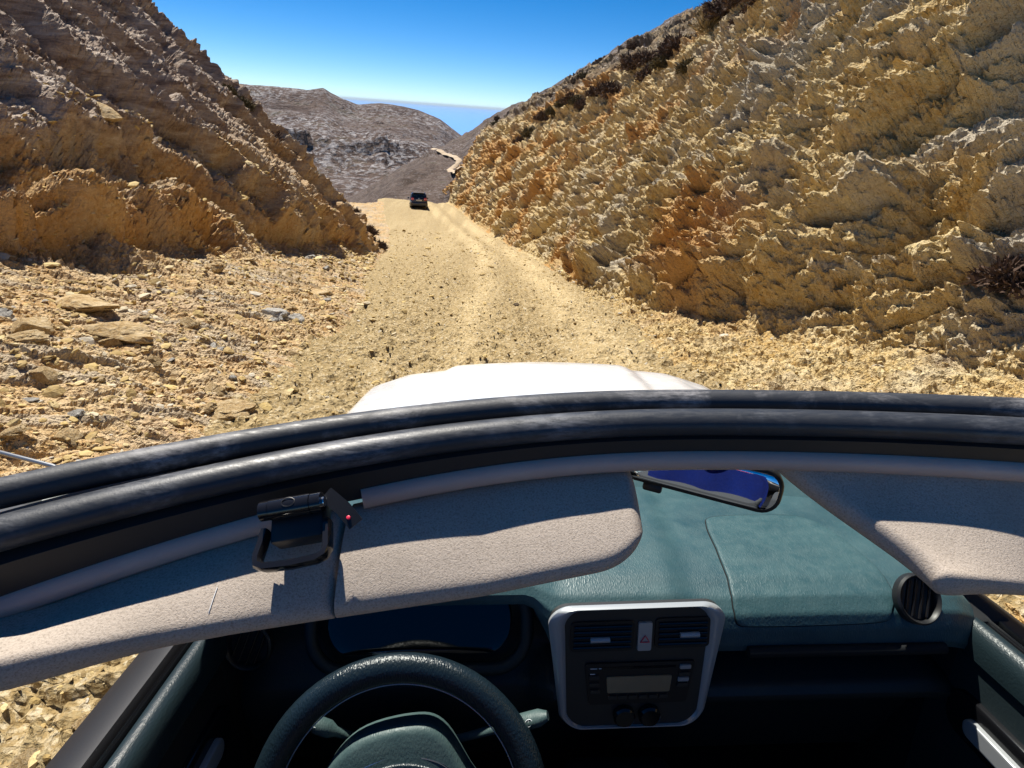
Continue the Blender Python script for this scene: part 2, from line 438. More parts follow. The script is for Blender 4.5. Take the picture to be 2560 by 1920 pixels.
natD = 0.25 * fbm(Pf * 0.35, 4, 69) + 0.16 * f2 + 0.10 * f3
# small cliffs on the skyline beyond
cliff = 1.3 * np.clip(f1, 0, 1) * smooth(40, 55, Y)
disp = (wall * (1 - nat) * wallD + (1 - wall) * benchD + nat * (natD + cliff)) * smooth(-0.35, 0.35, S)
Pd = Pf + Nn.reshape(-1, 3) * disp[:, None]
me = mesh_np('right_bank', Pd, grid_faces(ny, nu), False)
set_attr(me, 'rnd', np.clip(0.45 * r2 + 0.35 * r3 + 0.35 * (m1 - 0.35), 0, 1))
set_attr(me, 'nat', nat)
set_attr(me, 'greyb', np.clip(0.85 * smooth(0.05, 0.55, fbm(Pf * 0.3 + 1.7, 4, 78)) * (0.4 + 0.6 * r1) + 0.5 * (r2 > 0.82), 0, 0.9) * (1 - smooth(14, 40, Y) * 0.6) * (0.15 + 0.85 * wall))
set_attr(me, 'orange', 0.75 * smooth(0.15, 0.75, fbm(Pf * 0.22 + 3.1, 3, 72) + 0.012 * (Y - 20)) * (1 - nat))
right_bank = structure(link('cut_rock_face', me, MAT_RIGHT))
RIGHT_PTS = Pd.reshape(ny, nu, 3); RIGHT_Y = ys; RIGHT_NAT = nat.reshape(ny, nu)

# ------------------------------------------------------------------ hillside beyond the crest, far hill, sea
def hill_material(name, stops, rock_amt, s=0.12):
    m, nt, p = nmat(name)
    v = coords(nt)
    a = tex(nt, 'noise', s, v, 7, 0.7, 0.2); b = tex(nt, 'noise', s * 7, v, 5, 0.72, 0.2); c = tex(nt, 'voronoi', s * 12, v)
    col = ramp(nt, a.outputs['Fac'], stops)
    rk = ramp(nt, b.outputs['Fac'], [(0.50 - rock_amt, 0.0), (0.60 - rock_amt, 1.0)])
    rc = ramp(nt, c.outputs['Color'], [(0.0, (0.22, 0.20, 0.21)), (1.0, (0.50, 0.47, 0.46))])
    col = mix(nt, mix(nt, 1.0, rk, attr(nt, 'rock'), 'MULTIPLY'), col, rc)
    nt.links.new(col, p.inputs['Base Color'])
    p.inputs['Roughness'].default_value = 0.95; p.inputs['Specular IOR Level'].default_value = 0.15
    nb = bump(nt, b.outputs['Fac'], 1.0, 0.16 / s)
    nt.links.new(bump(nt, c.outputs['Distance'], 0.7, 0.06 / s, nb), p.inputs['Normal'])
    return m
MAT_HILL = hill_material('scrub_hill', [(0.36, (0.06, 0.042, 0.034)), (0.48, (0.11, 0.078, 0.062)), (0.60, (0.16, 0.12, 0.10)), (0.70, (0.085, 0.08, 0.04))], -0.02, 0.35)
MAT_FAR = hill_material('far_hill', [(0.34, (0.060, 0.038, 0.032)), (0.46, (0.105, 0.070, 0.058)), (0.56, (0.15, 0.105, 0.085)), (0.70, (0.085, 0.075, 0.045))], 0.03, 0.035)

na, nr = 300, 180
az = np.radians(np.linspace(-24, 16, na)); rr = np.geomspace(56, 330, nr)
A, Rr = np.meshgrid(az, rr, indexing='ij')
X = np.sin(A) * Rr; Yv = np.cos(A) * Rr
Zv = hill_z(X, Yv)
pts = np.stack([X, Yv, Zv], 2).reshape(-1, 3)
lift = smooth(60, 80, pts[:, 1])
f1, r1, e1 = facets(pts * 0.16, 81, 1.0); f2, r2, e2 = facets(pts * 0.5, 82, 1.0)
pts[:, 2] += lift * (1.0 * fbm(pts * 0.05, 5, 83) + 0.5 * np.clip(f2, 0, 1) + 1.0 * np.clip(f1 - 0.1, 0, 1))
me = mesh_np('hillside', pts, grid_faces(na, nr, True))
set_attr(me, 'rock', 0.35 + 0.65 * smooth(0.0, 0.5, noise3(pts * 0.07, 84) + 0.03 * (pts[:, 0] + 6)))
hillside = structure(link('hillside', me, MAT_HILL))
HILL_PTS = pts.copy()

na, nr = 380, 190
azd = np.linspace(-46, 22, na); az = np.radians(azd)
eld = np.interp(azd, [-46, -19.6, -18.9, -16.6, -15.9, -15.3, -14.7, -13.8, -12.5, -10.6, -9.5, -7.2, -5.2, -3.2, -1.7, 0, 8, 22],
                [0.8, 0.45, 0.45, 0.4, 0.55, 0.62, 0.3, -0.1, -0.5, -0.28, -0.3, -0.6, -1.25, -2.5, -3.7, -5.5, -9, -10])
s_ = np.linspace(0, 1, nr); rr = 210 + (760 - 210) * s_
A, Rr = np.meshgrid(az, rr, indexing='ij'); El = np.repeat(eld[:, None], nr, 1)
ridge_z = 560 * np.tan(np.radians(El))
foot_z = -46.0
t = np.clip((Rr - 270) / (560 - 270), 0, 1)
prof = 0.55 * t + 0.28 * smooth(0.34, 0.46, t) + 0.17 * smooth(0.8, 1.0, t)
Zv = foot_z + (ridge_z - foot_z) * prof - 0.35 * np.clip(Rr - 566, 0, None) + 0.02 * np.clip(300 - Rr, 0, None)
X = np.sin(A) * Rr; Yv = np.cos(A) * Rr
pts = np.stack([X, Yv, Zv], 2).reshape(-1, 3); T = t.ravel()
f1, r1, e1 = facets(pts * [0.05, 0.05, 0.08], 91, 1.0, 0.2); f2, r2, e2 = facets(pts * 0.13, 92, 1.0)
fade = np.exp(-((T - 1.0) / 0.10) ** 2)
cliffm = np.exp(-((T - 0.42) / 0.10) ** 2) * np.clip((np.degrees(np.arctan2(pts[:, 0], pts[:, 1])) < -10) + 0.3, 0, 1)
pts[:, 2] += (3.5 * fbm(pts * 0.012, 4, 93) + 2.4 * np.clip(f1, 0, 1) + 1.3 * np.clip(f2, 0, 1)) * (1 - 0.75 * fade) + 6 * np.clip(f1 + 0.15, 0, 1) * cliffm
me = mesh_np('far_hill', pts, grid_faces(na, nr, True))
set_attr(me, 'rock', np.clip(0.55 + 0.8 * noise3(pts * 0.018, 95) + 1.5 * cliffm, 0, 1))
far_hill = structure(link('far_hill', me, MAT_FAR))

def sea_material():
    m, nt, p = nmat('sea_water')
    v = coords(nt)
    p.inputs['Base Color'].default_value = (0.09, 0.27, 0.62, 1)
    p.inputs['Roughness'].default_value = 0.8
    p.inputs['Specular IOR Level'].default_value = 0.15
    n = tex(nt, 'noise', 0.02, v, 8, 0.7)
    nt.links.new(bump(nt, n.outputs['Fac'], 0.3, 4), p.inputs['Normal'])
    return m
av = np.radians(np.linspace(-75, 75, 61)); rv = np.geomspace(560, 80000, 48)
A, Rr = np.meshgrid(av, rv, indexing='ij')
pts = np.stack([np.sin(A) * Rr, np.cos(A) * Rr, np.full_like(A, -110)], 2).reshape(-1, 3)
sea = structure(link('sea', mesh_np('sea', pts, grid_faces(61, 48, True)), sea_material()))
# ------------------------------------------------------------------ modelling helpers for the vehicles
def finish(me, smooth_deg=35):
    me.validate()
    if smooth_deg:
        me.polygons.foreach_set('use_smooth', np.ones(len(me.polygons), dtype=bool))
        me.set_sharp_from_angle(angle=rad(smooth_deg))
    return me
def from_bm(name, bm, mat, parent, off, smooth_deg=35):
    bmesh.ops.recalc_face_normals(bm, faces=bm.faces)
    me = bpy.data.meshes.new(name)
    for v in bm.verts: v.co -= off
    bm.to_mesh(me); bm.free()
    return link(name, finish(me, smooth_deg), mat, parent)
class Maker:
    """builds parts in one vehicle's own axes; off is the vehicle's base point"""
    def __init__(self, off): self.off = Vector(off)
    def mesh(self, name, verts, faces, mat, parent, sm=35):
        bm = bmesh.new()
        vs = [bm.verts.new(v) for v in verts]
        for f in faces:
            try: bm.faces.new([vs[i] for i in f])
            except ValueError: pass
        bmesh.ops.remove_doubles(bm, verts=bm.verts, dist=1e-6)
        return from_bm(name, bm, mat, parent, self.off, sm)
    def sweep(self, name, path, profile, mat, parent, up=(0, 0, 1), closed_path=False, caps=True, scale=None, sm=50):
        """profile: closed list of (side, up); side = tangent x up"""
        path = [Vector(p) for p in path]; n = len(path); m = len(profile)
        V, Fc = [], []
        for i, p in enumerate(path):
            a = path[(i - 1) % n] if (closed_path or i > 0) else p
            b = path[(i + 1) % n] if (closed_path or i < n - 1) else p
            t = (b - a).normalized()
            s = t.cross(Vector(up)).normalized(); u = s.cross(t).normalized()
            k = 1 if scale is None else scale[i]
            for (x, y) in profile: V.append(p + s * x * k + u * y * k)
        rng = n if closed_path else n - 1
        for i in range(rng):
            for j in range(m):
                a = i * m + j; b = i * m + (j + 1) % m; c = ((i + 1) % n) * m + (j + 1) % m; d = ((i + 1) % n) * m + j
                Fc.append((a, b, c, d))
        if caps and not closed_path:
            Fc.append(tuple(range(m))[::-1]); Fc.append(tuple((n - 1) * m + j for j in range(m)))
        return self.mesh(name, V, Fc, mat, parent, sm)
    def tube(self, name, path, r, mat, parent, k=14, ry=None, **kw):
        prof = [(r * math.cos(2 * math.pi * j / k), (ry or r) * math.sin(2 * math.pi * j / k)) for j in range(k)]
        return self.sweep(name, path, prof, mat, parent, **kw)
    def box(self, name, lo, hi, mat, parent, bevel=0.004, seg=2, fn=None):
        bm = bmesh.new(); bmesh.ops.create_cube(bm, size=1)
        lo, hi = Vector(lo), Vector(hi)
        for v in bm.verts: v.co = Vector([(lo[i] + hi[i]) / 2 + v.co[i] * (hi[i] - lo[i]) for i in range(3)])
        if bevel: bmesh.ops.bevel(bm, geom=bm.edges[:], offset=bevel, segments=seg, affect='EDGES', profile=0.5)
        if fn:
            for v in bm.verts: v.co = fn(v.co)
        return from_bm(name, bm, mat, parent, self.off)
    def plate(self, name, outline, fmap, thick, mat, parent, bevel=0.003, bulge=0.0, rings=3):
        """outline: closed 2D list; fmap(a, b, h) -> 3D; rounded rim of radius bevel, optional domed top"""
        o = [Vector(p) for p in outline]; n = len(o)
        c = sum(o, Vector((0, 0))) / n
        V, Fc = [], []
        def ring(k, h):
            for p in o: V.append(fmap(*(c + (p - c) * k), h))
        size = sum((p - c).length for p in o) / n
        kb = 1 - bevel / size
        steps = [(1.0, 0.0), (1.0, thick - bevel)]
        for i in range(1, rings + 1):
            a = i / rings * math.pi / 2
            steps.append((1 - (1 - kb) * (1 - math.cos(a)), thick - bevel + bevel * math.sin(a)))
        for k in (0.8, 0.55, 0.3, 0.1): steps.append((kb * k, thick + bulge * (1 - k * k)))
        for k, h in steps: ring(k, h)
        for i in range(len(steps) - 1):
            for j in range(n): Fc.append((i * n + j, i * n + (j + 1) % n, (i + 1) * n + (j + 1) % n, (i + 1) * n + j))
        Fc.append(tuple(range(n))[::-1]); Fc.append(tuple((len(steps) - 1) * n + j for j in range(n)))
        return self.mesh(name, V, Fc, mat, parent, 40)
    def sheet(self, name, fn, nu, nv, mat, parent, thick=0.0, sm=40):
        """fn(u, v) with u, v in 0..1 -> point; thick closes it into a shell along its normals"""
        P = np.array([[fn(i / (nu - 1), j / (nv - 1)) for j in range(nv)] for i in range(nu)], float)
        V = [tuple(p) for p in P.reshape(-1, 3)]
        Fc = [tuple(f) for f in grid_faces(nu, nv)]
        if thick:
            nn = grid_normals(P); B = P - nn * thick; off = len(V)
            V += [tuple(p) for p in B.reshape(-1, 3)]
            Fc += [tuple(off + i for i in f[::-1]) for f in grid_faces(nu, nv)]
            bd = [i * nv for i in range(nu)] + [(nu - 1) * nv + j for j in range(1, nv)] + [i * nv + nv - 1 for i in range(nu - 2, -1, -1)] + [j for j in range(nv - 2, 0, -1)]
            for a, b in zip(bd, bd[1:] + bd[:1]): Fc.append((a, b, off + b, off + a))
        return self.mesh(name, V, Fc, mat, parent, sm)
    def lathe(self, name, prof, centre, axis, mat, parent, k=32, sm=40):
        """prof: list of (radius, along axis)"""
        ax = Vector(axis).normalized(); e1 = ax.orthogonal().normalized(); e2 = ax.cross(e1); c = Vector(centre)
        V, Fc = [], []
        for (r, h) in prof:
            for j in range(k):
                a = 2 * math.pi * j / k
                V.append(c + ax * h + (e1 * math.cos(a) + e2 * math.sin(a)) * r)
        for i in range(len(prof) - 1):
            for j in range(k): Fc.append((i * k + j, i * k + (j + 1) % k, (i + 1) * k + (j + 1) % k, (i + 1) * k + j))
        if prof[0][0] > 1e-6: Fc.append(tuple(range(k))[::-1])
        if prof[-1][0] > 1e-6: Fc.append(tuple((len(prof) - 1) * k + j for j in range(k)))
        return self.mesh(name, V, Fc, mat, parent, sm)
def rrect(w, h, r, n=6, cx=0, cy=0):
    out = []
    for (sx, sy, a0) in ((1, 1, 0), (-1, 1, 90), (-1, -1, 180), (1, -1, 270)):
        for i in range(n + 1):
            a = rad(a0 + 90 * i / n)
            out.append((cx + sx * (w / 2 - r) + r * math.cos(a), cy + sy * (h / 2 - r) + r * math.sin(a)))
    return out
def curve(pts, n=60, closed=False):
    """catmull-rom through the points"""
    P = [np.array(p, float) for p in pts]; out = []
    m = len(P); segs = m if closed else m - 1
    for i in range(segs):
        p1, p2 = P[i], P[(i + 1) % m]
        p0 = P[i - 1] if (i > 0 or closed) else 2 * p1 - p2
        p3 = P[(i + 2) % m] if (i + 2 < m or closed) else 2 * p2 - p1
        k = max(2, n // segs)
        for j in range(k):
            t = j / k
            out.append(0.5 * ((2 * p1) + (p2 - p0) * t + (2 * p0 - 5 * p1 + 4 * p2 - p3) * t * t + (3 * p1 - p0 - 3 * p2 + p3) * t ** 3))
    if not closed: out.append(P[-1])
    return [tuple(p) for p in out]

# ------------------------------------------------------------------ vehicle materials
def plain(name, col, rough=0.5, metal=0.0, coat=0.0, spec=0.5, grain=None, var=None, var_scale=8, emit=None):
    m, nt, p = nmat(name)
    p.inputs['Roughness'].default_value = rough; p.inputs['Metallic'].default_value = metal
    p.inputs['Coat Weight'].default_value = coat; p.inputs['Specular IOR Level'].default_value = spec
    p.inputs['Base Color'].default_value = (*col, 1)
    v = coords(nt)
    if var:
        n = tex(nt, 'noise', var_scale, v, 6, 0.65, 0.3)
        nt.links.new(ramp(nt, n.outputs['Fac'], [(0.35, col), (0.52, tuple((a + b) / 2 for a, b in zip(col, var))), (0.68, var)]), p.inputs['Base Color'])
        n2 = tex(nt, 'noise', var_scale * 4, v, 5, 0.6)
        nt.links.new(ramp(nt, n2.outputs['Fac'], [(0.3, max(rough - 0.12, 0.05)), (0.7, min(rough + 0.15, 1))]), p.inputs['Roughness'])
    if grain:
        kind, sc, st, di = grain
        if kind == 'leather':
            vv = coords(nt, (1.0, 0.35, 0.35))
            t = tex(nt, 'voronoi', sc, vv, feature='DISTANCE_TO_EDGE'); t2 = tex(nt, 'noise', sc * 0.6, v, 4, 0.6)
            b = bump(nt, t2.outputs['Fac'], st, di)
            nt.links.new(bump(nt, t.outputs['Distance'], st, di, b), p.inputs['Normal'])
        elif kind == 'pebble':
            t = tex(nt, 'noise', sc, v, 3, 0.6); t2 = tex(nt, 'voronoi', sc * 0.8, v)
            b = bump(nt, t2.outputs['Distance'], st * 0.7, di)
            nt.links.new(bump(nt, t.outputs['Fac'], st, di, b), p.inputs['Normal'])
        else:
            t = tex(nt, 'noise', sc, v, 6, 0.65)
            nt.links.new(bump(nt, t.outputs['Fac'], st, di), p.inputs['Normal'])
    if emit:
        p.inputs['Emission Color'].default_value = (*emit[0], 1); p.inputs['Emission Strength'].default_value = emit[1]
    return m
def worn_rubber(name, col, dust, amt, rough=0.42):
    m, nt, p = nmat(name)
    v = coords(nt); vl = coords(nt, (1, 5, 5))
    a = tex(nt, 'noise', 9, v, 6, 0.7, 0.5); b = tex(nt, 'noise', 60, vl, 5, 0.7)
    f = mix(nt, 1.0, ramp(nt, a.outputs['Fac'], [(0.47, 0.0), (0.66, 1.0)]), ramp(nt, b.outputs['Fac'], [(0.38, 0.1), (0.62, 1.0)]), 'MULTIPLY')
    f = mix(nt, 1.0, f, (amt, amt, amt), 'MULTIPLY')
    nt.links.new(mix(nt, f, col, dust), p.inputs['Base Color'])
    nt.links.new(ramp(nt, b.outputs['Fac'], [(0.3, rough - 0.08), (0.7, rough + 0.2)]), p.inputs['Roughness'])
    c = tex(nt, 'noise', 420, v, 3, 0.6)
    nt.links.new(bump(nt, c.outputs['Fac'], 0.18, 0.0008), p.inputs['Normal'])
    return m
def thin_glass(name, tint, refl=0.06):
    m, nt, p = nmat(name)
    nt.nodes.remove(p)
    t = N(nt, 'ShaderNodeBsdfTransparent'); t.inputs['Color'].default_value = (*tint, 1)
    g = N(nt, 'ShaderNodeBsdfGlossy'); g.inputs['Roughness'].default_value = 0.02
    fr = N(nt, 'ShaderNodeFresnel'); fr.inputs['IOR'].default_value = 1.4
    mx = N(nt, 'ShaderNodeMixShader')
    nt.links.new(fr.outputs['Fac'], mx.inputs['Fac']); nt.links.new(t.outputs['BSDF'], mx.inputs[1]); nt.links.new(g.outputs['BSDF'], mx.inputs[2])
    nt.links.new(mx.outputs['Shader'], nt.nodes['Material Output'].inputs['Surface'])
    return m
def gritty_vinyl():
    m, nt, p = nmat('visor_vinyl')
    v = coords(nt)
    a = tex(nt, 'noise', 620, v, 3, 0.7); b = tex(nt, 'noise', 16, v, 5, 0.65); c = tex(nt, 'noise', 1300, v, 2, 0.6)
    col = ramp(nt, a.outputs['Fac'], [(0.32, (0.27, 0.225, 0.185)), (0.45, (0.42, 0.355, 0.295)), (0.60, (0.49, 0.42, 0.355))])
    col = mix(nt, ramp(nt, b.outputs['Fac'], [(0.45, 0.0), (0.7, 0.35)]), col, (0.30, 0.255, 0.21))
    nt.links.new(col, p.inputs['Base Color']); p.inputs['Roughness'].default_value = 0.75; p.inputs['Specular IOR Level'].default_value = 0.25
    n = bump(nt, a.outputs['Fac'], 0.5, 0.0012)
    nt.links.new(bump(nt, c.outputs['Fac'], 0.4, 0.0006, n), p.inputs['Normal'])
    return m
MT = dict(
    white=plain('white_paint', (0.74, 0.75, 0.76), 0.22, coat=0.6, grain=('n', 30, 0.04, 0.002), var=(0.70, 0.69, 0.66), var_scale=5),
    rubber=worn_rubber('worn_rubber', (0.026, 0.029, 0.036), (0.34, 0.33, 0.34), 0.8, 0.48),
    rubber2=worn_rubber('black_seal', (0.022, 0.026, 0.034), (0.20, 0.21, 0.24), 0.5, 0.40),
    black=plain('black_plastic', (0.012, 0.012, 0.014), 0.45, grain=('n', 300, 0.15, 0.0006)),
    gloss=plain('gloss_black', (0.010, 0.010, 0.012), 0.12),
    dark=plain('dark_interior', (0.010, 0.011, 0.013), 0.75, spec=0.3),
    trim=worn_rubber('painted_trim', (0.46, 0.355, 0.31), (0.58, 0.48, 0.42), 0.5, 0.40),
    visor=gritty_vinyl(),
    dash=plain('dash_vinyl', (0.026, 0.066, 0.082), 0.46, spec=0.45, grain=('leather', 330, 0.40, 0.0012), var=(0.048, 0.102, 0.116), var_scale=9),
    dashlid=plain('dash_lid_vinyl', (0.030, 0.076, 0.090), 0.44, spec=0.5, grain=('leather', 330, 0.45, 0.0012), var=(0.048, 0.102, 0.114), var_scale=14),
    dashlow=plain('dark_dash_plastic', (0.017, 0.028, 0.033), 0.5, grain=('leather', 330, 0.25, 0.001)),
    bezel=plain('console_plastic', (0.036, 0.034, 0.033), 0.40, grain=('n', 300, 0.2, 0.0006)),
    silver=plain('satin_silver', (0.46, 0.47, 0.49), 0.32, metal=0.35),
    chrome=plain('chrome_edge', (0.65, 0.68, 0.72), 0.15, metal=1.0),
    wheel=plain('wheel_leather', (0.009, 0.018, 0.026), 0.30, grain=('leather', 360, 0.55, 0.0014)),
    hub=plain('hub_vinyl', (0.050, 0.085, 0.086), 0.50, grain=('leather', 330, 0.4, 0.0012), var=(0.075, 0.12, 0.12)),
    display=plain('display_glass', (0.46, 0.31, 0.17), 0.12, var=(0.28, 0.20, 0.12), var_scale=6),  # tan base colour carries a painted warm reflection
    red=plain('red_mark', (0.75, 0.03, 0.08), 0.4),
    ink=plain('white_print', (0.80, 0.82, 0.84), 0.5),
    lens=plain('dark_lens', (0.004, 0.006, 0.010), 0.06, spec=0.6),
    mirror=plain('mirror_silver', (0.85, 0.87, 0.90), 0.015, metal=1.0),
    glass=thin_glass('windscreen_glass', (0.90, 0.95, 0.94)),
    tyre=plain('tyre_rubber', (0.016, 0.016, 0.017), 0.8, grain=('n', 60, 0.4, 0.004), var=(0.10, 0.08, 0.05), var_scale=5),
    steel=plain('steel_rim', (0.30, 0.31, 0.32), 0.4, metal=0.8),
    seat=plain('grey_seat_cloth', (0.05, 0.055, 0.06), 0.9, spec=0.2, grain=('n', 420, 0.5, 0.001)),
    bluecloth=plain('standin_cloth', (0.0015, 0.008, 0.085), 0.8, spec=0.2, grain=('n', 160, 0.4, 0.002), var=(0.002, 0.014, 0.13)),
    doorpad=plain('door_vinyl', (0.013, 0.024, 0.029), 0.36, grain=('leather', 420, 0.35, 0.001)),
    lampred=plain('tail_lamp_red', (0.42, 0.015, 0.03), 0.12, coat=0.5),
    carpaint=plain('dark_blue_paint', (0.008, 0.009, 0.018), 0.22, coat=0.7),
    privacy=plain('dark_car_glass', (0.006, 0.012, 0.014), 0.05, spec=0.6),
)
# ------------------------------------------------------------------ the white open car under the lens
CARW = Matrix(((0.9986295347, 0.0, -0.0523359563), (0.0092236072, 0.9843475062, 0.1759969098), (0.0515167680, -0.1762384385, 0.9829984921)))
BASE = (0.165, 0.55, -1.66)
car = bpy.data.objects.new('off_road_car', None); COL.objects.link(car)
car.matrix_world = Matrix.Translation(CARW @ Vector(BASE)) @ CARW.to_4x4()
tag(car, 'white off-road car with its roof open, seen from above its windscreen frame', 'car')
K = Maker(BASE)
CX = 0.165
def hx(n=70, a=-0.44, b=0.77): return [a + (b - a) * i / (n - 1) for i in range(n)]
def hdr(x, back=0.0, down=0.0, droop=0.0):
    d = x - 0.18
    if d < 0:
        y = 0.52 - 0.46 * d * d; z = -0.168 - 0.085 * d * d - 1.0 * max(0, -d - 0.56) ** 2
    else:                                   # the driver's end is rolled lower than the passenger's
        y = 0.52 - 0.36 * d * d; z = -0.168 + 0.015 * d * d - 0.5 * max(0, d - 0.50) ** 2; droop *= 0.15
    return (x, y - back, z - down - droop * d * d)
outer = K.tube('outer_seal', [hdr(x) for x in hx()], 0.0125, MT['rubber'], car, 16, ry=0.0115)
tag(outer, 'scuffed black rubber weather strip along the top of the windscreen frame')
K.tube('inner_seal', [hdr(x, 0.030, 0.011, 0.035) for x in hx()], 0.0150, MT['rubber2'], car, 16, ry=0.0125)
K.sweep('header_frame', [hdr(x, 0.015, 0.020, 0.05) for x in hx()], [(-0.03, 0.008), (-0.02, 0.017), (-0.005, 0.015), (0.012, 0.006), (0.026, -0.004), (0.022, -0.03), (0.005, -0.036), (-0.03, -0.03)], MT['black'], car)
tr = [hdr(x, 0.035, 0.046, 0.10) for x in hx(90)]
K.tube('header_trim', [p for p in tr if p[0] < -0.172], 0.0105, MT['trim'], car, 12)
K.tube('header_trim', [p for p in tr if p[0] > -0.126], 0.0105, MT['trim'], car, 12)
# windscreen frame and glass
def pil(s): return curve([(CX + s * 0.535, 0.40, -0.235), (CX + s * 0.600, 0.70, -0.40), (CX + s * 0.645, 1.12, -0.60)], 16)
for s in (-1, 1):
    K.tube('windscreen_pillar', pil(s), 0.024, MT['white'], car, 10, ry=0.03)
def glass(u, v):
    x = CX + (u - 0.5) * (1.06 + 0.19 * v); d = u - 0.5
    return (x, 0.525 + (1.16 - 0.525) * v - 0.46 * (d * 1.06) ** 2 * (1 - v * 0.5), -0.195 - 0.395 * v - 0.05 * d * d)
K.sheet('windscreen', glass, 24, 10, MT['glass'], car)
# ---- sun visors
vx = [-0.40, -0.32, -0.24, -0.138, -0.01, 0.0935, 0.138]
vb = [(0.303, -0.262), (0.3354, -0.2717), (0.369, -0.264), (0.403, -0.256), (0.4292, -0.2575), (0.4458, -0.248), (0.449, -0.245)]
vr = [(0.272, -0.256), (0.302, -0.272), (0.335, -0.284), (0.366, -0.293), (0.392, -0.2915), (0.409, -0.2815), (0.414, -0.2785)]
def bent(F, B, R, t, tb=0.6):
    """curve through F (t 0), B (t 0.6), R (t 1) in the y, z plane"""
    a = (t - tb) * (t - 1) / tb; b = t * (t - 1) / (tb * (tb - 1)); c = t * (t - tb) / (1 - tb)
    return a * F[0] + b * B[0] + c * R[0], a * F[1] + b * B[1] + c * R[1]
def bent_pt(x, F, B, R, t, h, tb=0.6):
    y, z = bent(F, B, R, t, tb); y1, z1 = bent(F, B, R, t + 0.02, tb)
    dy, dz = y1 - y, z1 - z; L = math.hypot(dy, dz)
    return Vector((x, y + h * dz / L, z - h * dy / L))
def visor_pt(x, t, h):
    """t 0 at the front hinge, 1 at the rear edge, h above the surface"""
    f = hdr(x, 0.026, 0.056, 0.10)
    ip = lambda arr, k: float(np.interp(x, vx, [p[k] for p in arr]))
    return bent_pt(x, (f[1], f[2]), (ip(vb, 0), ip(vb, 1)), (ip(vr, 0), ip(vr, 1)), t, h)
def visor(name, x0, x1, r0, r1, mat):
    n = 12; out = []
    L = x1 - x0
    a, b = r0, r1
    o = [(x0, 0.0)] + [(x0 + (x1 - b - x0 - a) * i / 10 + a * (i > 0) * 0, 0.0) for i in range(0)]
    o = [(x0 + L * i / 16, 0.0) for i in range(17)]
    k = 0.17
    o += [(x1 - b + b * math.cos(rad(q)) , 1 - b / k + b / k * math.sin(rad(q))) for q in range(0, 91, 15)]
    xs = x1 - b; xe = x0 + a
    o += [(xs + (xe - xs) * i / 14, 1.0) for i in range(1, 14)]
    o += [(x0 + a - a * math.sin(rad(q)), 1 - a / k + a / k * math.cos(rad(q))) for q in range(0, 91, 15)]
    seen, oo = None, []
    for p in o:
        if seen is None or (abs(p[0] - seen[0]) + abs(p[1] - seen[1])) > 1e-5: oo.append(p)
        seen = p
    # rows between front edge and rear edge, padded section
    V, Fc = [], []
    # build as inflated sheet: top and bottom skins over (x, t)
    nx_, nt_ = 64, 22
    def lim(x):
        t1 = 1.0
        if x > x1 - b: t1 = 1 - (b / k) * (1 - math.sqrt(max(0, 1 - ((x - (x1 - b)) / b) ** 2)))
        if x < x0 + a: t1 = min(t1, 1 - (a / k) * (1 - math.sqrt(max(0, 1 - ((x0 + a - x) / a) ** 2))))
        return max(t1, 0.05)
    for side in (1, -1):
        for i in range(nx_):
            x = x0 + (x1 - x0) * (0.5 - 0.5 * math.cos(math.pi * i / (nx_ - 1)))
            T = lim(x)
            ex = min(x - x0, x1 - x)
            for j in range(nt_):
                t = T * (1 - (1 - j / (nt_ - 1)) ** 1.6)
                et = (T - t) * 0.13
                rim = min(1, max(0, min(ex / 0.012 if (b and ex == x1 - x) or a else 1, et / 0.012)))
                hgt = 0.013 * math.sqrt(max(0, 1 - (1 - rim) ** 2))
                V.append(tuple(visor_pt(x, t, side * hgt - 0.012)))
    q0 = nx_ * nt_
    for f in grid_faces(nx_, nt_):
        Fc.append(tuple(f)); Fc.append(tuple(q0 + i for i in f[::-1]))
    for i in range(nx_ - 1):
        Fc.append((i * nt_, (i + 1) * nt_, q0 + (i + 1) * nt_, q0 + i * nt_))
        e = i * nt_ + nt_ - 1; Fc.append((e, e + nt_, q0 + e + nt_, q0 + e))
    for j in range(nt_ - 1):
        Fc.append((j, j + 1, q0 + j + 1, q0 + j)); e = (nx_ - 1) * nt_ + j; Fc.append((e, e + 1, q0 + e + 1, q0 + e))
    return K.mesh(name, V, Fc, mat, car, 60)
v1 = visor('sun_visor', -0.1235, 0.134, 0.0, 0.045, MT['visor'])
tag(v1, 'tan sun visor with a rounded free end over the dashboard')
v2 = visor('sun_visor', -0.398, -0.125, 0.060, 0.0, MT['visor'])
tag(v2, 'tan padded visor half under the black roof latch')
# stitched thread seam of the left half
K.tube('visor_thread', [visor_pt(-0.205 - 0.004 * t, t, 0.0016 if t < 0.88 else -0.001) for t in np.linspace(0.70, 0.95, 10)], 0.0003, MT['ink'], v2, 5)
# passenger visor: a thick pad hanging from the right end of the frame
def pvis(x, t, h):
    x = x - 0.105 * max(0, 1 - t) ** 2 * max(0, 1 - (x - 0.36) / 0.2)
    f = hdr(x, 0.030, 0.050, 0.02)
    return bent_pt(x, (f[1], f[2]), (0.403, -0.279 - 0.05 * (x - 0.45)), (0.387, -0.294 - 0.20 * (x - 0.45)), t, h, 0.78)
_old = visor_pt
visor_pt = pvis
v3 = visor('sun_visor', 0.372, 0.760, 0.020, 0.0, MT['visor'])
tag(v3, 'tan passenger sun visor at the right end of the windscreen frame')
visor_pt = _old
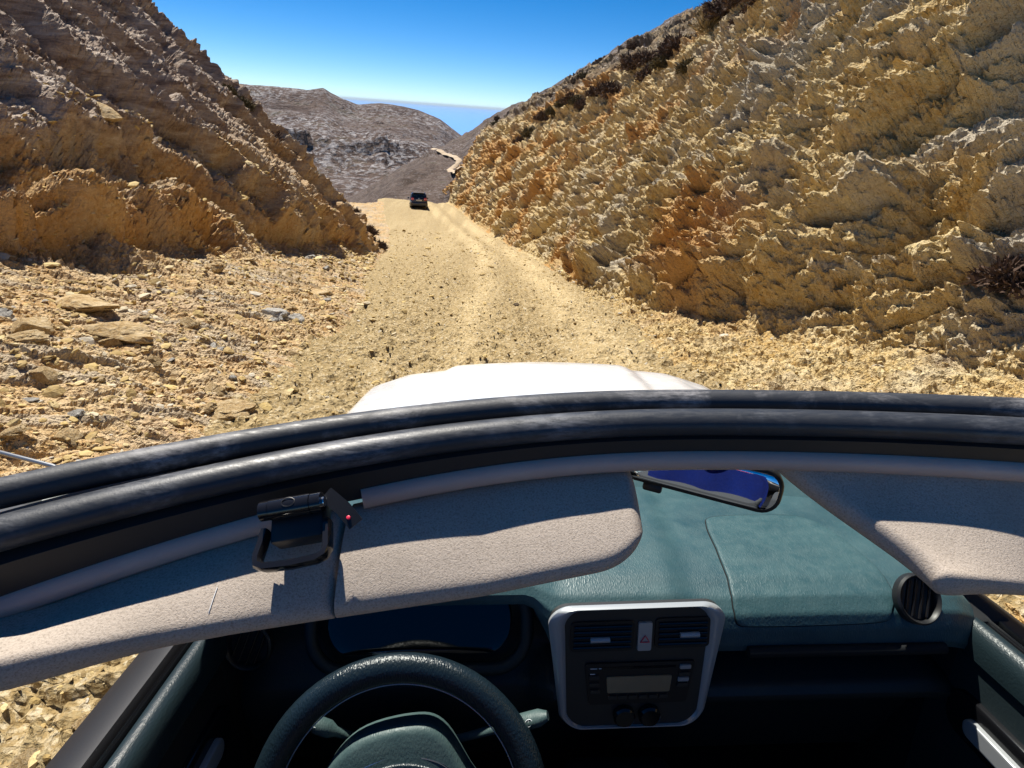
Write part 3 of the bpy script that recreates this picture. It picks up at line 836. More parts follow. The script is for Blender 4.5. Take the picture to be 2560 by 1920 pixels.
# ---- roof latch on the frame
LC = Vector((-0.154, 0.392, -0.210))
lx = Vector((1, 0.03, 0.16)).normalized(); lb = Vector((0.05, -0.73, -0.68)); lb = (lb - lx * lb.dot(lx)).normalized()
lu = lb.cross(lx).normalized(); lu = lu if lu.z > 0 else -lu
def LP(a, b, c): return LC + lx * a + lb * b + lu * c   # across, rearward and down, up
def lbox(name, lo, hi, mat, parent, bevel=0.002):
    return K.box(name, lo, hi, mat, parent, bevel, 2, lambda c: LP(*c))
latch = lbox('roof_latch', (-0.019, -0.006, -0.026), (0.022, 0.024, -0.006), MT['black'], car, 0.003)
tag(latch, 'black roof latch with an open square hook on the windscreen frame')
for x0, x1, r in ((-0.0235, -0.0165, 0.0076), (-0.0160, 0.0150, 0.0080), (0.0155, 0.0235, 0.0076)):
    K.tube('hinge_barrel', [LP(x, 0.0, 0.0) for x in np.linspace(x0, x1, 5)], r, MT['gloss'], latch, 16)
K.tube('barrel_emblem', [LP(0.005 * math.cos(a), 0.0035 * math.sin(a) - 0.001, 0.0078) for a in np.linspace(0, 2 * math.pi, 14, endpoint=False)], 0.0005, MT['black'], latch, 5, closed_path=True, up=tuple(lu))
K.lathe('hinge_pin', [(0.0, 0.0), (0.004, 0.0), (0.004, 0.002), (0.0, 0.002)], LP(0.0235, 0.0, 0.0), lx, MT['chrome'], latch, 12)
hook = [(-0.0235, 0.012, -0.008), (-0.0245, 0.022, -0.006), (-0.0262, 0.034, -0.003), (-0.0245, 0.0395, -0.0015), (-0.019, 0.042, -0.001), (0.0, 0.043, -0.001), (0.019, 0.042, -0.001), (0.0245, 0.0395, -0.0015), (0.0262, 0.034, -0.003), (0.0250, 0.022, -0.006), (0.0240, 0.012, -0.008)]
K.sweep('latch_hook', [LP(*p) for p in hook], [(-0.0030, -0.0065), (0.0030, -0.0065), (0.0034, 0.0), (0.002, 0.003), (-0.002, 0.003), (-0.0034, 0.0)], MT['gloss'], latch, up=lu)
K.sweep('latch_arm', [LP(0.024, -0.008, -0.006), LP(0.036, 0.004, -0.012), LP(0.044, 0.016, -0.018)], [(-0.006, -0.004), (0.006, -0.004), (0.006, 0.004), (-0.006, 0.004)], MT['black'], latch, up=lu)
K.lathe('red_marker', [(0.0, 0.002), (0.0015, 0.0014), (0.0018, 0.0), (0.0018, -0.003)], LP(0.040, 0.012, -0.012), lu, MT['red'], latch, 12)
# ---- inside mirror
mc = Vector((0.226, 0.560, -0.266)); mn = Vector((-0.36, -0.93, 0.112)).normalized()
mx_ = Vector((0, 0, 1)).cross(mn).normalized(); mx_ = (mx_ if mx_.x > 0 else -mx_); mx_ = (mx_ + Vector((0, 0, -0.12))).normalized()
mu = mn.cross(mx_).normalized(); mu = mu if mu.z > 0 else -mu
mx_ = mu.cross(mn).normalized(); mx_ = mx_ if mx_.x > 0 else -mx_
def MP(a, b, h): return mc + mx_ * a + mu * b + mn * h
mir = K.plate('inside_mirror', rrect(0.176, 0.050, 0.020, 6), lambda a, b, h: MP(a, b, -0.018 + h), 0.020, MT['black'], car, 0.004)
tag(mir, 'inside mirror reflecting blue cloth with a red print')
K.plate('mirror_glass', rrect(0.166, 0.041, 0.016, 6), lambda a, b, h: MP(a, b, 0.0022 + h), 0.0006, MT['mirror'], mir, 0.0002)
K.box('dipping_lever', (-0.055, -0.035, -0.012), (-0.033, -0.024, -0.002), MT['black'], mir, 0.003, 2, lambda c: MP(*c))
K.tube('mirror_stalk', [MP(0, 0.0, -0.02), MP(0, 0.03, -0.03), (0.20, 0.545, -0.215)], 0.008, MT['black'], mir, 10)
# ---- dashboard
prof_p = [(1.20, -0.560), (1.08, -0.540), (0.95, -0.536), (0.84, -0.541), (0.77, -0.549), (0.735, -0.560), (0.715, -0.576), (0.706, -0.598), (0.703, -0.622), (0.706, -0.634), (0.735, -0.640), (0.80, -0.648), (0.80, -0.690), (0.745, -0.700), (0.712, -0.708), (0.703, -0.720), (0.712, -0.740), (0.78, -0.80), (0.86, -1.0)]
prof_d = [(1.20, -0.560), (1.08, -0.540), (0.95, -0.530), (0.84, -0.528), (0.77, -0.535), (0.745, -0.545), (0.735, -0.556), (0.735, -0.566), (0.750, -0.572), (0.80, -0.580), (0.80, -0.60), (0.80, -0.64), (0.80, -0.68), (0.78, -0.72), (0.76, -0.74), (0.755, -0.76), (0.76, -0.80), (0.79, -0.88), (0.86, -1.0)]
def dash_prof(x):
    k = float(smooth(0.09, 0.04, np.array(x)) if False else np.clip((0.10 - x) / 0.05, 0, 1)); k = k * k * (3 - 2 * k)
    return [((1 - k) * a[0] + k * b[0], (1 - k) * a[1] + k * b[1]) for a, b in zip(prof_p, prof_d)]
def dash_pt(x, s):
    pr = dash_prof(x)
    i = min(int(s), len(pr) - 2); f = s - i
    y = pr[i][0] * (1 - f) + pr[i + 1][0] * f; z = pr[i][1] * (1 - f) + pr[i + 1][1] * f
    e = max(0, (x - 0.70) / 0.08, (-0.37 - x) / 0.08); e = min(e, 1)
    z -= 0.035 * e * e; y += 0.02 * e * e
    if s < 7:                                            # soft ridge between the middle and the passenger side
        c = 0.31 + 0.10 * (0.75 - y) * -1
        z += 0.008 * float(np.clip((c - x) / 0.03, 0, 1)) * (1 if x > 0.0 else 1)
        z -= 0.05 * max(0, (y - 1.0)) * ((x - CX) / 0.6) ** 2
    return Vector((x, y, z))
dash = K.sheet('dashboard', lambda u, v: dash_pt(-0.45 + 1.23 * u, 8.999 * v), 90, 46, MT['dash'], car)
K.sheet('lower_dash', lambda u, v: dash_pt(-0.45 + 1.23 * u, 9 + 8.999 * v), 80, 30, MT['dashlow'], car)
tag(dash, 'sunlit blue-green padded dashboard with leather grain')
# airbag lid laid on the pad
def lid_map(a, b, h):
    p = dash_pt(a, b); q = dash_pt(a, b + 0.05); r = dash_pt(a + 0.01, b)
    n = (q - p).cross(r - p).normalized(); n = n if n.z > 0 or n.y < 0 else -n
    return p + n * (h - 0.002)
lid_o = curve([(0.395, 2.35), (0.415, 2.10), (0.50, 2.05), (0.585, 2.12), (0.618, 2.6), (0.634, 3.6), (0.630, 5.0), (0.615, 6.0), (0.600, 6.55), (0.50, 6.7), (0.40, 6.7), (0.374, 6.55), (0.370, 5.8), (0.372, 5.0), (0.378, 4.0), (0.386, 3.0)], 96, True)
def lid(name, mat):
    o = [Vector((p[0], p[1])) for p in lid_o]; c = Vector((0.50, 4.8)); V, Fc = [], []
    n = len(o); ks = [1.0, 0.998, 0.990, 0.975] + [1 - 0.06 * i for i in range(1, 16)]
    hs_ = [0.0, 0.004, 0.0055, 0.006] + [0.006] * 15
    for k, h in zip(ks, hs_):
        for p in o: V.append(lid_map(*(c + (p - c) * k), h))
    for i in range(len(ks) - 1):
        for j in range(n): Fc.append((i * n + j, i * n + (j + 1) % n, (i + 1) * n + (j + 1) % n, (i + 1) * n + j))
    Fc.append(tuple((len(ks) - 1) * n + j for j in range(n)))
    return K.mesh(name, V, Fc, mat, dash, 30)
lido = lid('airbag_lid', MT['dashlid']); tag(lido, 'dusty airbag lid set into the passenger side of the dashboard')
K.tube('lid_gap', [lid_map(p[0], p[1], 0.0022) for p in lid_o], 0.0016, MT['dark'], dash, 6, closed_path=True)
K.tube('grab_rail', [dash_pt(x, 8.2) + Vector((0, -0.004, -0.006)) for x in np.linspace(0.39, 0.70, 20)], 0.009, MT['dark'], dash, 10)
# round vents at both ends
def round_vent(c, n):
    rv = K.lathe('round_vent', [(0.038, -0.010), (0.038, 0.000), (0.035, 0.003), (0.032, 0.000), (0.030, -0.014), (0.0, -0.015)], c, n, MT['black'], dash, 40)
    ax = Vector(n).normalized(); e = Vector((0.35, 0, 1)); e = (e - ax * e.dot(ax)).normalized(); s = ax.cross(e)
    for o in (-0.018, -0.006, 0.006, 0.018):
        w = math.sqrt(0.029 ** 2 - o * o)
        K.tube('vent_slat', [Vector(c) + s * o + e * t - ax * 0.004 for t in np.linspace(-w, w, 5)], 0.0022, MT['gloss'], dash, 8)
round_vent((0.655, 0.714, -0.552), (0.10, -0.86, 0.50)); round_vent((-0.385, 0.742, -0.640), (-0.05, -0.95, 0.30))
# instrument panel inside the hood in front of the wheel
K.plate('instrument_lens', rrect(0.30, 0.085, 0.04, 8), lambda a, b, h: Vector((-0.12 + a, 0.785 - h + b * 0.72, -0.625 + b)), 0.006, MT['lens'], car, 0.003)
K.tube('instrument_hood', [(-0.12 + a, 0.772 + b * 0.3, -0.632 + b) for a, b in rrect(0.35, 0.135, 0.055, 8)], 0.011, MT['dashlow'], car, 10, closed_path=True, up=(0, -1, 0.2))
# ---- centre console
cTL, cTR, cBL, cBR = (Vector(p) for p in ((0.088, 0.706, -0.551), (0.343, 0.706, -0.546), (0.112, 0.694, -0.758), (0.318, 0.694, -0.755)))
cn = (cTR - cTL).cross(cBL - cTL).normalized(); cn = cn if cn.y < 0 else -cn
def CP(u, v, h=0.0):
    bow = 0.030 * math.sin(math.pi * min(1, max(0, v))) * (u - 0.5) * 0.9
    p = (cTL * (1 - u) + cTR * u) * (1 - v) + (cBL * (1 - u) + cBR * u) * v
    return p + Vector((bow, 0, 0)) + cn * h
con = K.plate('centre_console', [(0.5 + a, 0.5 + b) for a, b in rrect(1.0, 1.0, 0.10, 8)], lambda u, v, h: CP(u, v, h - 0.012), 0.016, MT['bezel'], car, 0.004)
tag(con, 'dark centre console with two air vents and a radio')
def crect(name, u0, u1, v0, v1, h0, h1, mat, bevel=0.002, r=0.15):
    w, hh = u1 - u0, v1 - v0
    return K.plate(name, [((u0 + u1) / 2 + a, (v0 + v1) / 2 + b) for a, b in rrect(w, hh, r * min(w, hh), 4)], lambda u, v, h: CP(u, v, h0 + h), h1 - h0, mat, con, bevel)
so = rrect(1.03, 1.02, 0.13, 10); V, Fc = [], []
for k, h in ((0.0, -0.002), (0.0, 0.004), (0.35, 0.0085), (0.75, 0.0080), (1.0, 0.0035)):
    for a, b in so:
        v = 0.5 + b; ku = 1 - k * (0.20 - 0.10 * v); kv = 1 - k * 0.03
        V.append(CP(0.5 + a * ku, 0.5 + b * kv, h))
n_ = len(so)
for r_ in range(4):
    for j_ in range(n_): Fc.append((r_ * n_ + j_, r_ * n_ + (j_ + 1) % n_, (r_ + 1) * n_ + (j_ + 1) % n_, (r_ + 1) * n_ + j_))
K.mesh('silver_surround', V, Fc, MT['silver'], con, 50)
def vent(u0, u1, v0, v1, uk, vk):
    crect('air_vent', u0, u1, v0, v1, 0.002, 0.0065, MT['black'], 0.002, 0.12)
    for i in range(5):
        v = v0 + (v1 - v0) * (0.16 + 0.17 * i)
        K.tube('vent_slat', [CP(u, v, 0.0075) for u in np.linspace(u0 + 0.02, u1 - 0.02, 5)], 0.0022, MT['gloss'], con, 6)
    K.tube('vent_knob', [CP(u, vk, 0.0105) for u in np.linspace(uk - 0.055, uk + 0.055, 5)], 0.0042, MT['silver'], con, 10)
vent(0.115, 0.485, 0.10, 0.345, 0.285, 0.235); vent(0.605, 0.925, 0.09, 0.335, 0.80, 0.215)
hz = crect('hazard_button', 0.505, 0.585, 0.115, 0.345, 0.003, 0.0085, MT['silver'], 0.0015)
tri = [CP(0.545 + a, 0.245 + b, 0.0095) for a, b in ((0.0, -0.028), (0.026, 0.024), (-0.026, 0.024))]
K.tube('hazard_mark', [tri[0].lerp(tri[1], t) for t in (0, .5)] + [tri[1].lerp(tri[2], t) for t in (0, .5)] + [tri[2].lerp(tri[0], t) for t in (0, .5)], 0.0008, MT['red'], con, 6, closed_path=True, up=tuple(cn))
crect('radio', 0.205, 0.855, 0.445, 0.795, 0.003, 0.0075, MT['black'], 0.002, 0.06)
crect('disc_slot', 0.30, 0.74, 0.475, 0.492, 0.0076, 0.0082, MT['gloss'], 0.0004)
crect('radio_display', 0.33, 0.725, 0.555, 0.690, 0.0076, 0.0095, MT['display'], 0.0008, 0.08)
for i in range(6): crect('radio_button', 0.335 + 0.066 * i, 0.39 + 0.066 * i, 0.715, 0.745, 0.0076, 0.0100, MT['bezel'], 0.0008)
for i, v in enumerate((0.47, 0.53, 0.575, 0.62)): crect('radio_button', 0.765, 0.83, v, v + 0.03, 0.0076, 0.0105, MT['bezel'] if i % 2 else MT['silver'], 0.0008)
for i, v in enumerate((0.54, 0.60, 0.66)): crect('radio_button', 0.225, 0.285, v, v + 0.028, 0.0076, 0.0100, MT['bezel'], 0.0008)
for (u0, u1, v0) in ((0.235, 0.275, 0.482), (0.285, 0.305, 0.482), (0.232, 0.262, 0.527)): crect('radio_print', u0, u1, v0, v0 + 0.006, 0.0076, 0.0079, MT['ink'], 0.0001)
for u in (0.44, 0.62): K.lathe('heater_knob', [(0.017, 0.0), (0.017, 0.010), (0.014, 0.013), (0.0, 0.013)], CP(u, 0.895, 0.003), cn, MT['gloss'], con, 24)
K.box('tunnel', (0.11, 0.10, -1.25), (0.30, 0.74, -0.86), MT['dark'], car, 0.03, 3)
# ---- steering wheel
Wt = rad(27); wr = 0.206
wtv = Vector((0, math.sin(Wt), math.cos(Wt))); wnv = Vector((0, -math.cos(Wt), math.sin(Wt)))
wc = Vector((-0.132, 0.668, -0.617)) - wtv * (wr - 0.016)
wheel_root = K.tube('steering_wheel', [wc + (wtv * math.cos(a) + Vector((1, 0, 0)) * math.sin(a)) * (wr - 0.016) for a in np.linspace(0, 2 * math.pi, 72, endpoint=False)], 0.0205, MT['wheel'], car, 18, closed_path=True, up=tuple(wnv), ry=0.0175)
tag(wheel_root, 'dark leather steering wheel rim with a bright highlight')
def WP(a, b, h): return wc + Vector((1, 0, 0)) * a + wtv * b + wnv * h
hub_o = curve([(-0.128, -0.04), (-0.110, 0.045), (-0.065, 0.098), (0.012, 0.118), (0.058, 0.108), (0.098, 0.052), (0.142, -0.02), (0.07, -0.09), (-0.07, -0.09)], 60, True)
K.plate('hub_cover', hub_o, lambda a, b, h: WP(a, b, h - 0.035), 0.050, MT['hub'], wheel_root, 0.014, 0.004)
K.tube('hub_seam', [WP(a, b, 0.0158) for a, b in curve([(-0.100, 0.012), (-0.06, 0.060), (0.0, 0.080), (0.055, 0.072), (0.088, 0.048)], 30)], 0.0013, MT['chrome'], wheel_root, 6)
K.plate('horn_pad', curve([(-0.096, 0.006), (-0.058, 0.053), (0.0, 0.073), (0.053, 0.065), (0.084, 0.042), (0.08, -0.07), (-0.08, -0.07)], 48, True), lambda a, b, h: WP(a, b, 0.012 + h), 0.010, MT['wheel'], wheel_root, 0.005, 0.003)
for s in (-1, 1):
    K.sweep('spoke', [WP(s * 0.09, -0.035, -0.012), WP(s * 0.13, -0.03, -0.008), WP(s * 0.175, -0.022, -0.002)], [(-0.02, -0.006), (0.02, -0.006), (0.02, 0.006), (-0.02, 0.006)], MT['hub'], wheel_root, up=tuple(wnv))
K.tube('rim_seam', [wc + (wtv * math.cos(a) + Vector((1, 0, 0)) * math.sin(a)) * (wr - 0.0375) + wnv * 0.002 for a in np.linspace(-1.7, 1.7, 60)], 0.0009, MT['silver'], wheel_root, 6, up=tuple(wnv))
K.tube('steering_column', [WP(0, 0, -0.03), WP(0, 0, -0.13), WP(0, 0, -0.24)], 0.045, MT['dashlow'], car, 20, up=(1, 0, 0))
# column switches
for s, tip in ((1, (0.080, 0.660, -0.702)), (-1, (-0.268, 0.660, -0.704))):
    root_ = WP(s * 0.05, 0.06, -0.075); tipv = Vector(tip); mid = root_.lerp(tipv, 0.62)
    st_ = K.tube('column_switch', [root_, root_.lerp(tipv, 0.3), mid, root_.lerp(tipv, 0.72), root_.lerp(tipv, 0.92), tipv], 0.0135, MT['hub'], car, 14, scale=[0.5, 0.5, 0.6, 1.0, 1.0, 0.55], ry=0.011)
    w0 = root_.lerp(tipv, 0.82) + Vector((0, -0.0105, 0.0065)); ax = (tipv - root_).normalized(); uz = Vector((0, 0.5, 0.85))
    if s > 0:
        for (a0, a1, r_) in ((20, 160, 0.0055), (200, 340, 0.0055)):
            K.tube('switch_mark', [w0 + ax * (r_ * math.cos(rad(a))) + uz * (r_ * math.sin(rad(a)) * 0.9) for a in np.linspace(a0, a1, 8)], 0.0006, MT['ink'], st_, 5)
        K.tube('switch_mark', [w0 - uz * 0.004, w0 + uz * 0.004], 0.0006, MT['ink'], st_, 5, up=(1, 0, 0))
    else:
        K.tube('switch_mark', [w0 - ax * 0.004 + uz * 0.004 * math.cos(a) + ax * 0.004 * math.sin(a) for a in np.linspace(0.3, 5.6, 12)], 0.0006, MT['ink'], st_, 5)
        K.tube('switch_mark', [w0 + ax * 0.002, w0 + ax * 0.010], 0.0006, MT['ink'], st_, 5)
# ---- doors
for s in (-1, 1):
    ys_ = np.linspace(0.86, -0.38, 26)
    def X(d): return CX + s * d
    def run(prof, name, mat, parent, y0=0.86, y1=-0.38, n=26):
        V, Fc = [], []; m = len(prof)
        for y in np.linspace(y0, y1, n):
            e = 0.012 * max(0, y - 0.60)
            for (d, z) in prof: V.append((X(d - e * 0.3), y, z))
        for i in range(n - 1):
            for j in range(m): Fc.append((i * m + j, i * m + (j + 1) % m, (i + 1) * m + (j + 1) % m, (i + 1) * m + j))
        Fc.append(tuple(range(m))); Fc.append(tuple((n - 1) * m + j for j in range(m)))
        return K.mesh(name, V, Fc, mat, parent, 50)
    door = run([(0.640, -0.642), (0.692, -0.648), (0.718, -0.80), (0.722, -1.12), (0.700, -1.20), (0.665, -1.20), (0.645, -0.75)], 'door', MT['white'], car)
    tag(door, 'left front door seen along its dark sill with the window down' if s < 0 else 'right front door with a padded sill and its window down')
    run([(0.582, -0.650), (0.583, -0.624), (0.588, -0.610), (0.596, -0.602), (0.605, -0.600), (0.613, -0.604), (0.616, -0.625), (0.610, -0.66)], 'sill_pad', MT['doorpad'], door, 0.80)
    run([(0.587, -0.655), (0.600, -0.65), (0.612, -0.70), (0.612, -1.15), (0.572, -1.15), (0.582, -0.90)], 'door_lining', MT['dark'] if s < 0 else MT['dashlow'], door, 0.76)  # left lining gets a darker material to paint in its shade
    run([(0.617, -0.607), (0.622, -0.600), (0.628, -0.607), (0.628, -0.63), (0.617, -0.63)], 'window_seal', MT['gloss'], door, 0.84)
    run([(0.632, -0.612), (0.638, -0.603), (0.664, -0.604), (0.692, -0.618), (0.693, -0.645), (0.632, -0.64)], 'window_seal', MT['black'], door, 0.84)
    # inner handle in its recess, arm rest
    hy = 0.63
    hd = K.plate('handle_surround', [(hy + a, -0.745 + b) for a, b in rrect(0.17, 0.075, 0.030, 6)], lambda a, b, h: Vector((X(0.586 - h), a, b)), 0.010, MT['gloss'], door, 0.004)
    K.plate('door_handle', [(hy - 0.01 + a, -0.748 + b) for a, b in rrect(0.105, 0.030, 0.014, 5)], lambda a, b, h: Vector((X(0.576 - h), a, b)), 0.009, MT['silver'], door, 0.004)
    K.box('arm_rest', (min(X(0.49), X(0.56)), 0.16, -0.90), (max(X(0.49), X(0.56)), 0.60, -0.845), MT['dashlow'], door, 0.015, 3)
    K.tube('pocket_rim', [(X(0.520), y, -1.00 + 0.02 * math.sin(y * 6)) for y in np.linspace(0.2, 0.72, 16)], 0.010, MT['dashlow'], door, 8)
    # wing mirror
    wm = K.plate('wing_mirror', rrect(0.17, 0.15, 0.05, 6), lambda a, b, h, s=s: Vector((CX + s * (0.905 + a * 0.9) + 0.0, 1.10 + h - 0.02 * (a * 8) ** 2, -0.565 + b)), 0.07, MT['white'], car, 0.03, 0.01)
    K.plate('mirror_glass', rrect(0.15, 0.13, 0.045, 6), lambda a, b, h, s=s: Vector((CX + s * (0.905 + a * 0.9), 1.098 - h - 0.02 * (a * 8) ** 2, -0.565 + b)), 0.002, MT['mirror'], wm, 0.0005)
    K.tube('mirror_arm', [(X(0.66), 1.02, -0.63), (X(0.76), 1.10, -0.62), (X(0.86), 1.13, -0.60)], 0.018, MT['black'], wm, 10)
    # front wing, sill and rear quarter of the body
    def wing(u, v, s=s):
        y = 0.90 + (2.28 - 0.90) * u
        arch = math.sqrt(max(0, 0.42 ** 2 - (y - 1.68) ** 2))
        zt = -0.575 - 0.05 * u - 0.10 * max(0, (u - 0.82) / 0.18) ** 2; zb = max(-1.26, -1.36 + arch) if arch > 0 else -1.26
        z = zt + (zb - zt) * v
        d = 0.600 + 0.13 * math.sin(min(1, v * 2.2) * math.pi / 2) + (0.06 * v if arch > 0 else 0)
        return (CX + s * (d - 0.05 * max(0, (u - 0.85) / 0.15) ** 2), y, z - 0.02 * 0)
    K.sheet('front_wing', wing, 40, 14, MT['white'], car, 0.006)
    def rear(u, v, s=s):
        y = -0.40 - 0.95 * u
        arch = math.sqrt(max(0, 0.42 ** 2 - (y + 0.57) ** 2))
        zb = max(-1.26, -1.36 + arch) if arch > 0 else -1.26
        z = -0.62 + (zb + 0.62) * v
        return (CX + s * (0.675 + 0.06 * math.sin(min(1, v * 2) * math.pi / 2)), y, z)
    K.sheet('rear_quarter', rear, 24, 12, MT['white'], car, 0.006)
    K.box('sill_panel', (min(X(0.62), X(0.74)), -0.10, -1.32), (max(X(0.62), X(0.74)), 1.20, -1.21), MT['black'], car, 0.02, 2)
    for wy in (1.68, -0.57):
        wn_ = Vector((s, 0, 0))
        wh = K.lathe('wheel', [(0.20, -0.085), (0.30, -0.092), (0.328, -0.075), (0.335, -0.03), (0.335, 0.03), (0.328, 0.075), (0.30, 0.092), (0.20, 0.085)], (X(0.63), wy, -1.325), wn_, MT['tyre'], car, 36)
        K.lathe('rim', [(0.205, 0.07), (0.195, 0.075), (0.17, 0.05), (0.08, 0.06), (0.06, 0.075), (0.0, 0.075)], (X(0.63), wy, -1.325), wn_, MT['steel'], wh, 30)
# ---- bonnet and nose
def bon(x): return float(np.interp(abs(x), [0, 0.30, 0.335, 0.46, 0.575, 0.592], [0.022, 0.019, 0.003, 0.0, -0.022, -0.034]))
def bonnet(u, v):
    a = (u - 0.5) * 2
    y = 1.17 + 1.02 * v
    d = a * (0.592 - 0.015 * v)
    nose = max(0, (y - 1.86) / 0.33)
    z = -0.497 - 0.012 * v + bon(a * 0.592) - 0.17 * nose ** 2.4 - 0.035 * a * a * v - 0.02 * max(0, abs(a) - 0.8) * 5 * nose
    return (CX + d, y - 0.05 * a * a * v, z)
hood = K.sheet('bonnet', bonnet, 72, 50, MT['white'], car, 0.012, 25)
for s in (-1, 1):
    K.tube('bonnet_gap', [Vector(bonnet(0.5 + s * 0.492, v)) + Vector((0, 0, 0.0005)) for v in np.linspace(0, 0.8, 20)], 0.0022, MT['dark'], hood, 6)
for s in (-1, 1):
    K.box('washer_jet', (CX + s * 0.22 - 0.012, 1.36, -0.500), (CX + s * 0.22 + 0.012, 1.385, -0.478), MT['black'], hood, 0.004)
tag(hood, 'white bonnet with two shallow creases, glaring in the sun')
K.box('cowl', (CX - 0.60, 1.10, -0.60), (CX + 0.60, 1.20, -0.545), MT['black'], car, 0.01)
K.sheet('nose_panel', lambda u, v: (CX + (u - 0.5) * (1.30 + 0.1 * v), 2.20 + 0.02 * math.sin(math.pi * u) + 0.06 * v, -0.70 - 0.56 * v), 30, 12, MT['white'], car, 0.01)
K.box('front_bumper', (CX - 0.74, 2.22, -1.30), (CX + 0.74, 2.36, -1.08), MT['white'], car, 0.04, 3)
for s in (-1, 1):
    K.lathe('head_lamp', [(0.085, -0.02), (0.085, 0.02), (0.06, 0.04), (0.0, 0.045)], (CX + s * 0.47, 2.24, -0.84), (0, 1, 0), MT['lens'], car, 28)
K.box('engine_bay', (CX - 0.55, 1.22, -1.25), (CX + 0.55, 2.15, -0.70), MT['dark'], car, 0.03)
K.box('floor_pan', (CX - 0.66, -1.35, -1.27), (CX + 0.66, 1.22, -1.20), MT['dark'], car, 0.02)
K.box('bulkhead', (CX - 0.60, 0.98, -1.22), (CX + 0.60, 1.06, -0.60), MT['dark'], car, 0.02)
for s in (-1, 1):
    K.box('added_kick_panel', (min(CX + s * 0.585, CX + s * 0.66), 0.72, -1.25), (max(CX + s * 0.585, CX + s * 0.66), 1.22, -0.60), MT['dark'], car, 0.01)  # dark boxes added to keep sun out of the footwell sides
K.box('tailgate', (CX - 0.66, -1.42, -1.26), (CX + 0.66, -1.35, -0.62), MT['white'], car, 0.03)
K.box('folded_roof', (CX - 0.60, -1.34, -0.66), (CX + 0.60, -0.98, -0.42), MT['black'], car, 0.08, 4)
# ---- front seats
for s in (-1, 1):
    sx = CX + s * 0.30
    seat = K.box('seat', (sx - 0.25, -0.32, -1.16), (sx + 0.25, 0.20, -0.99), MT['seat'], car, 0.06, 4)
    K.box('backrest', (sx - 0.24, -0.44, -1.10), (sx + 0.24, -0.28, -0.50), MT['seat'], seat, 0.06, 4, lambda c: Vector((c.x, c.y - 0.22 * (c.z + 1.0), c.z)))
    K.box('headrest', (sx - 0.13, -0.60, -0.49), (sx + 0.13, -0.49, -0.31), MT['seat'], seat, 0.04, 4)
# ---- aerial folded out from the left pillar
K.tube('aerial', [(-0.47, 0.80, -0.470), (-0.745, 0.90, -0.401), (-0.875, 0.95, -0.395), (-1.15, 1.05, -0.385)], 0.0038, MT['steel'], car, 8)
# ---- blue cloth added on the driver's seat, stands in for a shirt in the mirror
def cloth_pt(u, v):
    x = CX - 0.24 + (u - 0.5) * 0.44
    t = v * 0.78
    if t < 0.10: y, z = -0.64 + t * 0.6, -0.262
    else: y, z = -0.462 + 0.14 * (t - 0.10), -0.275 - (t - 0.10)
    z2 = 0.012 * math.sin(u * 19) * v
    return (x, y + z2, z - 0.02 * (abs(u - 0.5) * 2) ** 2)
cl = K.sheet('standin_cloth', cloth_pt, 40, 40, MT['bluecloth'], None, 0.003)
cl.matrix_world = car.matrix_world.copy()
tag(cl, 'added blue cloth with a red print, standing in for a shirt in the mirror', 'cloth')
def on_cloth(u, v, h=0.006):
    p = Vector(cloth_pt(u, v)); return p + Vector((0, h + 0.004, 0))
sh = curve([(0.30, 0.24), (0.40, 0.20), (0.56, 0.22), (0.66, 0.21), (0.70, 0.27), (0.60, 0.28), (0.48, 0.33), (0.38, 0.33)], 40, True)
def flatshape(name, o, mat, h):
    c = Vector((sum(p[0] for p in o) / len(o), sum(p[1] for p in o) / len(o))); V = [on_cloth(c.x, c.y, h)]; Fc = []
    for k in (0.33, 0.66, 1.0): V += [on_cloth(*(c + (Vector(p[:2]) - c) * k), h) for p in o]
    n = len(o)
    for j in range(n): Fc.append((0, 1 + j, 1 + (j + 1) % n))
    for r_ in (0, 1):
        for j in range(n): Fc.append((1 + r_ * n + j, 1 + r_ * n + (j + 1) % n, 1 + (r_ + 1) * n + (j + 1) % n, 1 + (r_ + 1) * n + j))
    return K.mesh(name, V, Fc, mat, cl, 40)
flatshape('red_print', sh, MT['red'], 0.004)
K.tube('white_outline', [on_cloth(p[0], p[1], 0.005) for p in sh], 0.003, MT['ink'], cl, 6, closed_path=True, up=(0, 1, 0))
# ------------------------------------------------------------------ track on the far hillside
trk = curve([(-3.7, 70), (-4.6, 78), (-5.7, 86.7), (-6.8, 93.5), (-6.6, 96.9), (-5.8, 99.5), (-6.9, 105.0), (-9.6, 113.6), (-13, 128)], 120)
def hill_at(x, y):
    d = (HILL_PTS[:, 0] - x) ** 2 + (HILL_PTS[:, 1] - y) ** 2
    return float(HILL_PTS[np.argpartition(d, 4)[:4], 2].max())
zs = np.array([hill_at(p[0], p[1]) for p in trk]); zs = np.convolve(np.pad(zs, 6, 'edge'), np.ones(13) / 13, 'valid') + 0.22
V, Fc = [], []
for i, p in enumerate(trk):
    a = np.array(trk[max(i - 1, 0)]); b = np.array(trk[min(i + 1, len(trk) - 1)]); t = (b - a) / np.linalg.norm(b - a); nn = np.array([-t[1], t[0]])
    w = 0.62 + 0.08 * math.sin(i * 0.7)
    for s in (-1, -0.4, 0.4, 1): V.append((p[0] + nn[0] * w * s, p[1] + nn[1] * w * s, zs[i] - 0.3 * abs(s) ** 3))
V = np.array(V)
me = mesh_np('track', V, grid_faces(len(trk), 4))
set_attr(me, 'rock', np.zeros(len(V)))
m_, nt_, p_ = nmat('pale_track')
t_ = tex(nt_, 'noise', 0.8, coords(nt_), 5, 0.6)
nt_.links.new(ramp(nt_, t_.outputs['Fac'], [(0.35, (0.34, 0.25, 0.16)), (0.65, (0.50, 0.40, 0.28))]), p_.inputs['Base Color']); p_.inputs['Roughness'].default_value = 0.95
structure(link('far_track', me, m_))

